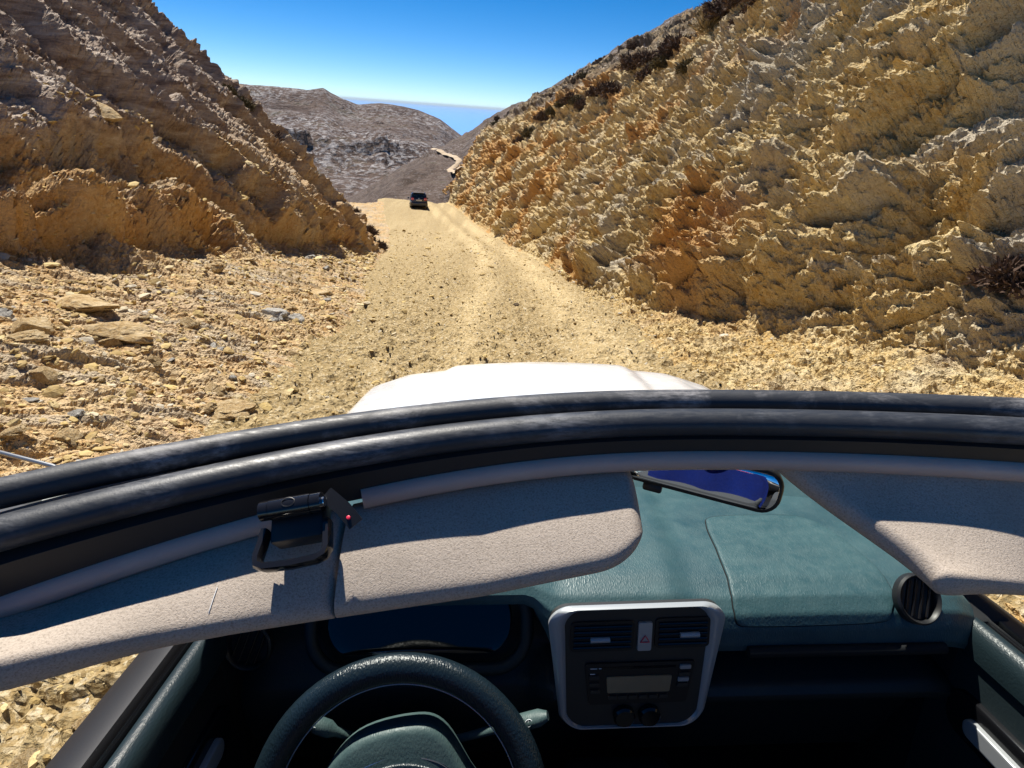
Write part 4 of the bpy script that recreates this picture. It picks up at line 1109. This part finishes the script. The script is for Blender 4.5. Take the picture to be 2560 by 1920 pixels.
# ------------------------------------------------------------------ stones
rng = np.random.default_rng(7)
def ico(sub):
    bm = bmesh.new(); bmesh.ops.create_icosphere(bm, subdivisions=sub, radius=1)
    v = np.array([x.co[:] for x in bm.verts]); f = np.array([[q.index for q in x.verts] for x in bm.faces]); bm.free()
    return v, f
def stone_material(name, cols):
    m, nt, p = nmat(name)
    v = coords(nt); g = N(nt, 'ShaderNodeObjectInfo')
    a = tex(nt, 'noise', 6, v, 6, 0.65, 0.3); b = tex(nt, 'noise', 22, v, 5, 0.65)
    col = ramp(nt, a.outputs['Fac'], [(0.32, cols[0]), (0.5, cols[1]), (0.66, cols[2])])
    col = mix(nt, ramp(nt, b.outputs['Fac'], [(0.45, 0.0), (0.62, 0.55)]), col, cols[2])
    nt.links.new(col, p.inputs['Base Color']); p.inputs['Roughness'].default_value = 0.92; p.inputs['Specular IOR Level'].default_value = 0.25
    bb = bump(nt, a.outputs['Fac'], 0.8, 0.06)
    nt.links.new(bump(nt, b.outputs['Fac'], 0.8, 0.02, bb), p.inputs['Normal'])
    return m
ST_TAN = stone_material('tan_stone', ((0.30, 0.18, 0.07), (0.43, 0.30, 0.14), (0.56, 0.44, 0.27)))
ST_GREY = stone_material('grey_stone', ((0.24, 0.22, 0.19), (0.38, 0.36, 0.32), (0.55, 0.52, 0.47)))
ST_DARK = stone_material('dark_stone', ((0.08, 0.06, 0.04), (0.14, 0.10, 0.06), (0.22, 0.16, 0.10)))
iv3, if3 = ico(4)
def rock_mesh(name, seed, blocky=0.55, flat=0.6, long=1.0):
    v = iv3.copy()
    f, r, e = facets(v * 1.1 + seed * 13.7, seed, 1.0)
    f2, r2, e2 = facets(v * 3.0 + seed * 5.1, seed + 3, 1.0)
    v = v * (1 + blocky * f + 0.16 * f2 + 0.10 * fbm(v * 2.2 + seed, 3, seed))[:, None]
    # flatten a few sides to planes so that it reads as broken stone
    rg = np.random.default_rng(seed)
    for _ in range(7):
        n = rg.normal(size=3); n /= np.linalg.norm(n); d = v @ n; lim = rg.uniform(0.55, 0.85)
        v = v - np.outer(np.clip(d - lim, 0, None) * 0.85, n)
    v = v * [long, 1, flat]
    v = v / (np.abs(v).max(0).max()) * 0.5
    me = mesh_np(name, v, if3, True); me.set_sharp_from_angle(angle=rad(28))
    return me
ROCKS = [rock_mesh('stone_shape', 100 + i, 0.5, [0.62, 0.5, 0.42, 0.7, 0.36, 0.55][i % 6], [1.0, 1.25, 1.5, 1.1, 1.7, 1.3][i % 6]) for i in range(12)]
for me in ROCKS: me.materials.append(ST_TAN)
ROCKS_G = [m.copy() for m in ROCKS[:6]]
for me in ROCKS_G: me.materials.clear(); me.materials.append(ST_GREY)
ROCKS_D = [ROCKS[3].copy()]
ROCKS_D[0].materials.clear(); ROCKS_D[0].materials.append(ST_DARK)
LV = LEFT_PTS.reshape(-1, 3); RV = RIGHT_PTS.reshape(-1, 3); DV = ROAD_PTS.reshape(-1, 3)
ALLV = np.concatenate([LV[::2], RV[::2], DV[::2]])
ALLXY = ALLV[:, :2].astype(F32)
def ground_at(x, y, r=0.12):
    d = (ALLXY[:, 0] - x) ** 2 + (ALLXY[:, 1] - y) ** 2
    m = d < r * r
    return float(np.percentile(ALLV[m, 2], 60)) if m.any() else float(ALLV[np.argmin(d), 2])
def put_rock(me, x, y, w, rz, label, group=None, tiltv=(0, 0), sink=0.12, name='stone'):
    o = bpy.data.objects.new(name, me); COL.objects.link(o)
    o.scale = (w, w, w); o.rotation_euler = (tiltv[0], tiltv[1], rz)
    o.location = (x, y, ground_at(x, y, max(0.06, w * 0.3)) + w * (0.22 - sink))
    tag(o, label, 'rock', group)
    return o
named = [
    (ROCKS[2], -3.78, 5.58, 0.72, 0.35, 'longest flat tan boulder lying on the left rubble slope'),
    (ROCKS[0], -4.25, 5.01, 0.44, 0.9, 'blocky tan boulder at the left edge beside the longest flat boulder'),
    (ROCKS[6], -7.75, 12.3, 0.95, 0.2, 'rounded boulder perched high on the left rock bank'),
    (ROCKS_G[1], -3.11, 7.88, 0.46, 0.1, 'wider pale grey stone of the pair on the left rubble'),
    (ROCKS_G[3], -2.86, 8.05, 0.34, 1.2, 'rounder streaked grey stone of the pair on the left rubble'),
    (ROCKS[4], -3.46, 11.27, 0.60, -0.6, 'thin slanted slab of stone above the grey pair'),
    (ROCKS[7], -2.22, 4.39, 0.40, 0.4, 'large lumpy yellow rock just left of the white bonnet'),
    (ROCKS[3], -3.18, 5.02, 0.17, 1.5, 'small upright pointed stone in the middle of the rubble slope'),
    (ROCKS_D[0], 0.58, 11.2, 0.15, 0.3, 'single dark stone lying in the middle of the dirt road'),
    (ROCKS[9], -2.50, 4.78, 0.19, 0.8, 'small grey-topped stone behind the lumpy yellow rock'),
    (ROCKS_G[4], -3.34, 3.75, 0.13, 0.2, 'small flat grey chip near the left edge of the slope'),
    (ROCKS_G[2], -2.92, 3.61, 0.16, -0.2, 'pale grey flat slab just above the left end of the rubber seal'),
    (ROCKS[4], -1.35, 1.28, 0.075, 0.9, 'leaf-shaped flat stone on the ground outside the left door'),
    (ROCKS[5], -1.19, 1.49, 0.10, 0.2, 'broad brown stone beside the left door under the visor'),
    (ROCKS[2], -1.43, 1.12, 0.13, 1.0, 'long dark sliver of rock at the bottom left corner'),
    (ROCKS[8], -3.94, 4.60, 0.32, 0.5, 'cracked tan block below the blocky boulder at the left edge'),
    (ROCKS[10], -4.43, 6.07, 0.72, 0.1, 'broad low ledge stone above the longest flat boulder'),
    (ROCKS[11], -4.84, 9.86, 0.46, -0.3, 'tan block resting at the foot of the orange overhang'),
]
for i, (me, x, y, w, rz, lab) in enumerate(named):
    put_rock(me, x, y, w, rz, lab, tiltv=((0.5, 0.3) if 'upright' in lab else (0.1 * math.sin(i * 3), 0.2 * math.cos(i * 2))))
# loose stones that look alike: individuals sharing a label per place
def scatter(n, arr, ys, ymin, ymax, jmin, jmax, wmin, wmax, label, group, seed):
    rg = np.random.default_rng(seed); k0, k1 = np.searchsorted(ys, ymin), np.searchsorted(ys, ymax)
    nu = arr.shape[1]; c = 0
    while c < n:
        i = rg.integers(k0, k1); y = ys[i]; j = rg.integers(int(jmin(y) * nu), max(int(jmax(y) * nu), int(jmin(y) * nu) + 2))
        p = arr[i, min(j, nu - 1)]
        w = (wmin + (wmax - wmin) * rg.random() ** 2.6) * (0.55 + 0.055 * p[1])
        o = bpy.data.objects.new('stone', (ROCKS_G if rg.random() < 0.15 else ROCKS)[rg.integers(0, 6)]); COL.objects.link(o)
        o.location = (p[0], p[1], p[2] + 0.05 * w); o.scale = (w, w, w * rg.uniform(0.7, 1.1))
        o.rotation_euler = (rg.uniform(-0.4, 0.4), rg.uniform(-0.1, 0.6), rg.uniform(0, 6.28))
        tag(o, label, 'rock', group); c += 1
umax_l = lambda y: 3.2 + 0.62 * max(y, 3)
scatter(150, LEFT_PTS, LEFT_Y, 2.2, 17, lambda y: 0.06, lambda y: float(wt(y)) / umax_l(y), 0.07, 0.34, 'loose tan stone on the rubble slope left of the road', 'loose stones on the left rubble slope', 3)
scatter(60, RIGHT_PTS, RIGHT_Y, 3.2, 26, lambda y: 0.06, lambda y: (0.35 + float(bench(y)) * 0.95) / (4.85 + 0.55 * max(y, 3)), 0.06, 0.22, 'loose stone at the foot of the cut face right of the road', 'loose stones at the foot of the right rock face', 4)

# gravel: uncountable chips, one mesh
iv1, if1 = ico(1)
def chips(name, P, size, mat, seed, flatv=(0.35, 0.8)):
    rg = np.random.default_rng(seed); n = len(P)
    base = iv1[None] * (1 + 0.45 * (rg.random((n, len(iv1), 1)) - 0.5))
    sc = np.stack([rg.uniform(0.7, 1.3, n), rg.uniform(0.5, 1.0, n), rg.uniform(*flatv, n) * 0.6], 1) * size[:, None] * 0.5
    v = base * sc[:, None, :]
    def rot(v, a, i, j):
        c, s = np.cos(a)[:, None], np.sin(a)[:, None]; x, y = v[..., i].copy(), v[..., j].copy()
        v[..., i] = c * x - s * y; v[..., j] = s * x + c * y
    rot(v, rg.normal(0, 0.35, n), 1, 2); rot(v, rg.normal(0, 0.35, n), 0, 2); rot(v, rg.uniform(0, 6.28, n), 0, 1)
    v = v + P[:, None, :] + np.stack([np.zeros(n), np.zeros(n), size * 0.06], 1)[:, None, :]
    f = if1[None] + (np.arange(n) * len(iv1))[:, None, None]
    me = mesh_np(name, v.reshape(-1, 3), f.reshape(-1, 3), False)
    set_attr(me, 'rnd', np.repeat(rg.random(n), len(iv1)))
    return link(name, me, mat)
def chip_material():
    m, nt, p = nmat('gravel_chip')
    col = ramp(nt, attr(nt, 'rnd'), [(0.0, (0.24, 0.165, 0.075)), (0.25, (0.36, 0.25, 0.10)), (0.6, (0.52, 0.38, 0.15)), (0.85, (0.64, 0.52, 0.29)), (1.0, (0.46, 0.44, 0.40))])
    n = tex(nt, 'noise', 30, coords(nt), 5, 0.6)
    col = mix(nt, ramp(nt, n.outputs['Fac'], [(0.4, 0.0), (0.7, 0.5)]), col, (0.56, 0.44, 0.24))
    nt.links.new(col, p.inputs['Base Color']); p.inputs['Roughness'].default_value = 0.95; p.inputs['Specular IOR Level'].default_value = 0.2
    nt.links.new(bump(nt, n.outputs['Fac'], 0.6, 0.02), p.inputs['Normal'])
    return m
MAT_CHIP = chip_material()
def pick(arr, ys, ymin, ymax, qmin, qmax, n, seed):
    rg = np.random.default_rng(seed); i = rg.integers(np.searchsorted(ys, ymin), np.searchsorted(ys, ymax), n)
    nu = arr.shape[1]; q0 = np.array([qmin(y) for y in ys[i]]); q1 = np.array([qmax(y) for y in ys[i]])
    j = np.clip(((q0 + (q1 - q0) * rg.random(n)) * nu).astype(int), 0, nu - 1)
    return arr[i, j], rg
P1, rg = pick(ROAD_PTS, ROAD_Y, 4.0, 45, lambda y: 0.02, lambda y: 0.98, 8500, 11)
s1 = np.clip(rg.lognormal(-3.6, 0.55, len(P1)), 0.008, 0.16) * (0.65 + 0.05 * P1[:, 1])
tag(chips('road_gravel', P1, s1, MAT_CHIP, 12), 'small stones strewn over the dirt road', 'gravel', kind='stuff')
P2, rg = pick(LEFT_PTS, LEFT_Y, 2.0, 24, lambda y: 0.03, lambda y: 2.0 * float(wt(y)) / umax_l(y), 16000, 13)
s2 = np.clip(rg.lognormal(-3.1, 0.55, len(P2)), 0.015, 0.24) * (0.6 + 0.05 * P2[:, 1])
tag(chips('slope_rubble', P2, s2, MAT_CHIP, 14, (0.25, 0.6)), 'small flat rubble covering the slope left of the road', 'rubble', kind='stuff')
P3, rg = pick(RIGHT_PTS, RIGHT_Y, 2.4, 40, lambda y: 0.03, lambda y: (0.4 + float(bench(y)) * 1.05) / (4.85 + 0.55 * max(y, 3)), 4200, 15)
s3 = np.clip(rg.lognormal(-3.4, 0.5, len(P3)), 0.012, 0.16) * (0.6 + 0.05 * P3[:, 1])
tag(chips('bench_rubble', P3, s3, MAT_CHIP, 16), 'small rubble along the foot of the right rock face', 'rubble', kind='stuff')
rg = np.random.default_rng(17); n = 5200
gx = np.where(rg.random(n) < 0.8, rg.uniform(-3.0, -0.75, n), rg.uniform(1.15, 3.4, n)); gy = rg.uniform(0.3, 3.4, n)
ii = np.clip(np.searchsorted(ROAD_Y, gy), 1, len(ROAD_Y) - 1)
q = (gx - (xl(gy) - 0.7)) / ((xr(gy) + 0.7) - (xl(gy) - 0.7)); ok = (q > 0.03) & (q < 0.97)
P4 = ROAD_PTS[ii[ok], (q[ok] * ROAD_PTS.shape[1]).astype(int)]
s4 = np.clip(rg.lognormal(-4.0, 0.55, len(P4)), 0.006, 0.09)
tag(chips('near_gravel', P4, s4, MAT_CHIP, 18, (0.3, 0.6)), 'gravel chips on the ground beside the white car', 'gravel', kind='stuff')

# ------------------------------------------------------------------ dry bushes
def bush_material(name, a, b):
    m, nt, p = nmat(name)
    col = ramp(nt, attr(nt, 'rnd'), [(0.0, a), (1.0, b)])
    nt.links.new(col, p.inputs['Base Color']); p.inputs['Roughness'].default_value = 0.9; p.inputs['Specular IOR Level'].default_value = 0.15
    return m
MB_BROWN = bush_material('dry_twigs', (0.05, 0.032, 0.024), (0.16, 0.105, 0.075)); MB_STRAW = bush_material('dry_straw', (0.22, 0.16, 0.08), (0.46, 0.36, 0.20))
MB_GREEN = bush_material('dull_green_twigs', (0.06, 0.05, 0.028), (0.15, 0.12, 0.06))
def bush_mesh(seed, mat, n=1500, spiky=False):
    rg = np.random.default_rng(seed); V, Fc, R_ = [], [], []
    for k in range(n):
        th = rg.uniform(0, 6.283); ph = math.acos(rg.uniform(0.02, 1)); 
        d = np.array([math.sin(ph) * math.cos(th), math.sin(ph) * math.sin(th), math.cos(ph) * (1.3 if spiky else 0.85)])
        r0 = rg.uniform(0.1, 0.5) if spiky else rg.uniform(0.45, 0.86); r1 = r0 + rg.uniform(0.14, 0.30) + (0.3 if spiky else 0)
        lump = 0.85 + 0.22 * math.sin(3 * th + seed) * math.sin(2 * ph * 2 + seed)
        a = d * r0 * lump; b = d * min(r1, 1.08) * lump + rg.normal(0, 0.10, 3) * (0.5 if spiky else 1)
        s = np.cross(d, rg.normal(size=3)); s /= np.linalg.norm(s); w = rg.uniform(0.010, 0.028) * (0.7 if spiky else 1.3)
        m = (a + b) / 2 + rg.normal(0, 0.05, 3)
        i = len(V); V += [a - s * w, a + s * w, m + s * w * 1.3, m - s * w * 1.3, b]; Fc += [(i, i + 1, i + 2), (i, i + 2, i + 3), (i + 3, i + 2, i + 4)]
        R_ += [rg.random()] * 5
    V = np.array(V); V[:, 2] = np.maximum(V[:, 2], -0.12)
    me = mesh_np('bush_shape', V, np.array(Fc), False); set_attr(me, 'rnd', np.array(R_)); me.materials.append(mat)
    return me
BM_B = [bush_mesh(200 + i, MB_BROWN) for i in range(4)]; BM_G = [bush_mesh(210 + i, MB_GREEN) for i in range(2)]; BM_S = [bush_mesh(220, MB_STRAW, 420, True)]
def put_bush(me, x, y, r, label, group=None, dz=0.0, rz=0.0):
    o = bpy.data.objects.new('dry_bush', me); COL.objects.link(o)
    o.location = (x, y, ground_at(x, y, max(0.25, r * 0.5)) + dz); o.scale = (r, r, r * 1.05); o.rotation_euler = (0, 0, rz)
    tag(o, label, 'bush', group); return o
nb = [
    (BM_B[0], 9.21, 33.3, 0.85, 'largest dark brown bush on the upper edge of the right rock cut'),
    (BM_S[0], 9.40, 29.9, 0.85, 'pale straw grass tuft above the largest brown bush on the right'),
    (BM_B[2], 9.90, 29.3, 0.80, 'tall brown bush behind the straw tuft near the top of the right slope'),
    (BM_B[1], 8.20, 20.4, 0.62, 'brown bush nearest the top edge of the photo on the right slope'),
    (BM_B[3], 4.48, 4.58, 0.34, 'dry thorny bush at the right edge at the foot of the rock face'),
]
for me, x, y, r, lab in nb: put_bush(me, x, y, r * (1.35 if y > 10 else 1.0), lab, rz=x)
ORD = 'first second third fourth fifth sixth seventh eighth ninth tenth eleventh twelfth thirteenth fourteenth fifteenth sixteenth seventeenth eighteenth nineteenth'.split()
EDGE = ([(8.58, 40.85, 0.72), (8.81, 36.9, 0.62), (7.74, 41.9, 0.66), (5.69, 48.3, 0.6), (4.73, 51.5, 0.55), (2.97, 54.5, 0.62), (6.44, 46.3, 0.55), (6.85, 44.7, 0.5), (9.76, 27.0, 0.6), (8.4, 22.0, 0.5), (8.3, 27.6, 0.45), (8.34, 33.2, 0.45), (2.23, 56.0, 0.5), (9.4, 35.0, 0.7), (8.9, 39.0, 0.6), (7.4, 43.4, 0.6), (6.1, 47.2, 0.5), (5.2, 50.0, 0.5), (3.9, 53.0, 0.55)])
for k, (x, y, r) in enumerate(EDGE):
    put_bush((BM_B + BM_G)[k % 6], x, y, r * 1.55, 'dry brown bush on the edge of the right rock cut, %s from the far end' % ORD[sorted([q[1] for q in EDGE], reverse=True).index(y)], 'bushes along the edge of the right rock cut', rz=k)
for k, (x, y, r) in enumerate([(-11.3, 26.6, 0.5), (-10.9, 26.9, 0.6), (-9.8, 27.0, 0.55), (-9.2, 27.1, 0.45)]):
    put_bush((BM_G + BM_B)[k % 6], x, y, r, 'small dry bush on the left skyline, %s from the top' % ORD[k], 'bushes on the left skyline', rz=k, dz=-0.1)
for k, (x, y, r) in enumerate([(-6.15, 28.6, 0.55), (-5.75, 28.9, 0.5), (-6.8, 28.6, 0.5), (-6.4, 29.2, 0.55), (-5.5, 28.2, 0.4)]):
    put_bush(BM_B[k % 4], x, y, r, 'dry bush at the end of the left rock spur, ' + ('second nearest the road', 'third nearest the road', 'farthest from the road', 'fourth nearest the road', 'nearest the road')[k], 'bushes at the end of the left rock spur', rz=k)
rg = np.random.default_rng(33); c = 0
while c < 90:
    i = rg.integers(np.searchsorted(RIGHT_Y, 22), len(RIGHT_Y) - 5); j = rg.integers(60, RIGHT_PTS.shape[1] - 4)
    if RIGHT_NAT[i, j] < 0.85: continue
    p = RIGHT_PTS[i, j]; r = rg.uniform(0.22, 0.6) * (0.9 + p[1] / 90)
    o = bpy.data.objects.new('dry_bush', (BM_B + BM_G)[rg.integers(0, 6)]); COL.objects.link(o)
    o.location = (p[0], p[1], p[2] - 0.03); o.scale = (r, r, r * 0.85); o.rotation_euler = (0, 0, rg.uniform(0, 6.28))
    tag(o, 'low dry shrub on the stony hillside above the right rock cut', 'bush', 'low shrubs on the right hillside'); c += 1

# ------------------------------------------------------------------ the dark car ahead
mpv = bpy.data.objects.new('family_car', None); COL.objects.link(mpv)
mz = ground_at(-7.4, 58.6, 0.5)
mpv.location = (-7.4, 58.6, mz - 0.02); mpv.rotation_euler = (rad(-8.0), 0, rad(9))
tag(mpv, 'dark family car driving away over the crest of the dirt road', 'car')
Q_ = Maker((0, 0, 0))
def sec(y):
    """half outline of the body at distance y from the tail"""
    w = float(np.interp(y, [0, 0.15, 0.6, 3.6, 4.2, 4.4], [0.78, 0.86, 0.895, 0.895, 0.82, 0.66]))
    zt = float(np.interp(y, [0, 0.12, 0.35, 0.7, 2.2, 2.9, 3.4, 4.2, 4.4], [0.98, 1.10, 1.52, 1.63, 1.65, 1.52, 1.06, 0.86, 0.70]))
    zb = float(np.interp(y, [0, 0.2, 4.2, 4.4], [0.36, 0.26, 0.24, 0.36])); belt = min(0.98, zt - 0.02)
    gh = 0.15 * (zt - belt) / 0.67
    half = [(w - 0.06, zb), (w - 0.01, zb + 0.10), (w, 0.62), (w - 0.015, 0.85), (w - 0.03, belt), (w - 0.04 - gh * 0.6, belt + (zt - belt) * 0.55), (w - 0.05 - gh, zt - 0.10 * (zt - belt) / 0.67), (w - 0.12 - gh, zt - 0.02), (w * 0.45, zt)]
    return half
stn = [0, 0.05, 0.12, 0.2, 0.35, 0.5, 0.7, 1.0, 1.6, 2.2, 2.6, 2.9, 3.15, 3.4, 3.8, 4.2, 4.35, 4.4]
V, Fc = [], []; m = 18
for y in stn:
    h = sec(y); ring = [(x, y, z) for x, z in h] + [(-x, y, z) for x, z in reversed(h)]
    V += ring
for i in range(len(stn) - 1):
    for j in range(m): Fc.append((i * m + j, i * m + (j + 1) % m, (i + 1) * m + (j + 1) % m, (i + 1) * m + j))
Fc += [tuple(range(m)), tuple((len(stn) - 1) * m + j for j in range(m))]
body = Q_.mesh('body', V, Fc, MT['carpaint'], mpv, 40)
def tail_y(z): return float(np.interp(z, [0.9, 1.10, 1.52, 1.63], [-0.004, 0.10, 0.335, 0.60]))
Q_.plate('rear_window', [(a * (1 - 0.12 * (b > 0)), b) for a, b in rrect(1.24, 0.44, 0.08, 5)], lambda a, b, h: Vector((a, tail_y(1.30 + b) - 0.015 - h, 1.30 + b)), 0.012, MT['privacy'], body, 0.004)
Q_.box('roof_spoiler', (-0.60, 0.22, 1.575), (0.60, 0.55, 1.625), plain('backlit_spoiler_tone', (0.50, 0.50, 0.55), 0.2, coat=0.5), body, 0.015)  # pale colour paints in the backlit rim of the roof
for s in (-1, 1):
    tl = Q_.plate('tail_lamp', rrect(0.30, 0.24, 0.06, 5), lambda a, b, h, s=s: Vector((s * (0.64 + a), 0.03 + 0.10 * max(0, a) - h, 0.98 + b)), 0.05, MT['lampred'], body, 0.015)
    for dx in (-0.06, 0.08):
        Q_.lathe('lamp_glow', [(0.05, 0.0), (0.045, 0.012), (0.0, 0.016)], (s * (0.64 + dx), -0.02 + 0.06 * max(0, dx), 0.975), (0, -1, 0), plain('pink_lens', (0.75, 0.30, 0.36), 0.2), body, 14)
    for (y0, y1) in ((0.75, 1.45), (1.52, 2.25), (2.32, 2.95)):
        Q_.plate('side_window', [((y0 + y1) / 2 + a, b) for a, b in rrect(y1 - y0, 0.40, 0.06, 4)], lambda a, b, h, s=s: Vector((s * (0.845 + h - 0.19 * (b + 0.22)), a, 1.24 + b)), 0.012, MT['privacy'], body, 0.004)
    Q_.tube('roof_rail', [(s * 0.66, y, 1.66) for y in np.linspace(0.6, 2.6, 8)], 0.02, MT['black'], body, 6)
    Q_.plate('door_mirror', rrect(0.2, 0.15, 0.05, 4), lambda a, b, h, s=s: Vector((s * (0.99 + a * 0.9), 2.75 + h, 1.06 + b)), 0.10, MT['carpaint'], body, 0.03)
    for wy in (0.85, 3.5):
        w_o = Q_.lathe('wheel', [(0.19, -0.10), (0.29, -0.105), (0.315, -0.08), (0.32, 0.0), (0.315, 0.08), (0.29, 0.105), (0.19, 0.10)], (s * 0.80, wy, 0.32), (s, 0, 0), MT['tyre'], mpv, 28)
        Q_.lathe('rim', [(0.20, 0.095), (0.10, 0.10), (0.0, 0.10)], (s * 0.80, wy, 0.32), (s, 0, 0), MT['steel'], w_o, 20)
pl = Q_.box('number_plate', (-0.26, -0.035, 0.80), (0.26, -0.015, 0.91), plain('plate_white', (0.75, 0.76, 0.78), 0.4), body, 0.005)
for k in range(7): Q_.box('plate_mark', (-0.22 + 0.062 * k, -0.038, 0.825), (-0.185 + 0.062 * k, -0.034, 0.885), MT['black'], body, 0.0)
Q_.lathe('tail_badge', [(0.055, 0.0), (0.05, 0.012), (0.0, 0.014)], (0, 0.0, 1.02), (0, -1, 0), MT['chrome'], body, 18)
Q_.box('rear_bumper', (-0.86, -0.06, 0.36), (0.86, 0.10, 0.72), MT['carpaint'], body, 0.05, 3)
Q_.box('bumper_insert', (-0.70, -0.075, 0.34), (0.70, -0.02, 0.46), MT['black'], body, 0.02)

# ------------------------------------------------------------------ sea air
bm = bmesh.new(); bmesh.ops.create_cube(bm, size=1)
for v in bm.verts: v.co = Vector((v.co.x * 164000, 81000 * (v.co.y + 0.5) - 400 * (0.5 - v.co.y), -112 + 157 * (v.co.z + 0.5)))
me = bpy.data.meshes.new('haze'); bm.to_mesh(me); bm.free()
hm = bpy.data.materials.new('sea_air'); hm.use_nodes = True; hn = hm.node_tree
hn.nodes.remove(hn.nodes['Principled BSDF'])
pv = hn.nodes.new('ShaderNodeVolumePrincipled'); pv.inputs['Color'].default_value = (0.72, 0.87, 1.0, 1); pv.inputs['Density'].default_value = 3.0e-5
pv.inputs['Anisotropy'].default_value = 0.0
hn.links.new(pv.outputs['Volume'], hn.nodes['Material Output'].inputs['Volume'])
hz_o = link('haze', me, hm); tag(hz_o, 'thin sea haze over the valley and water', 'haze', kind='stuff')
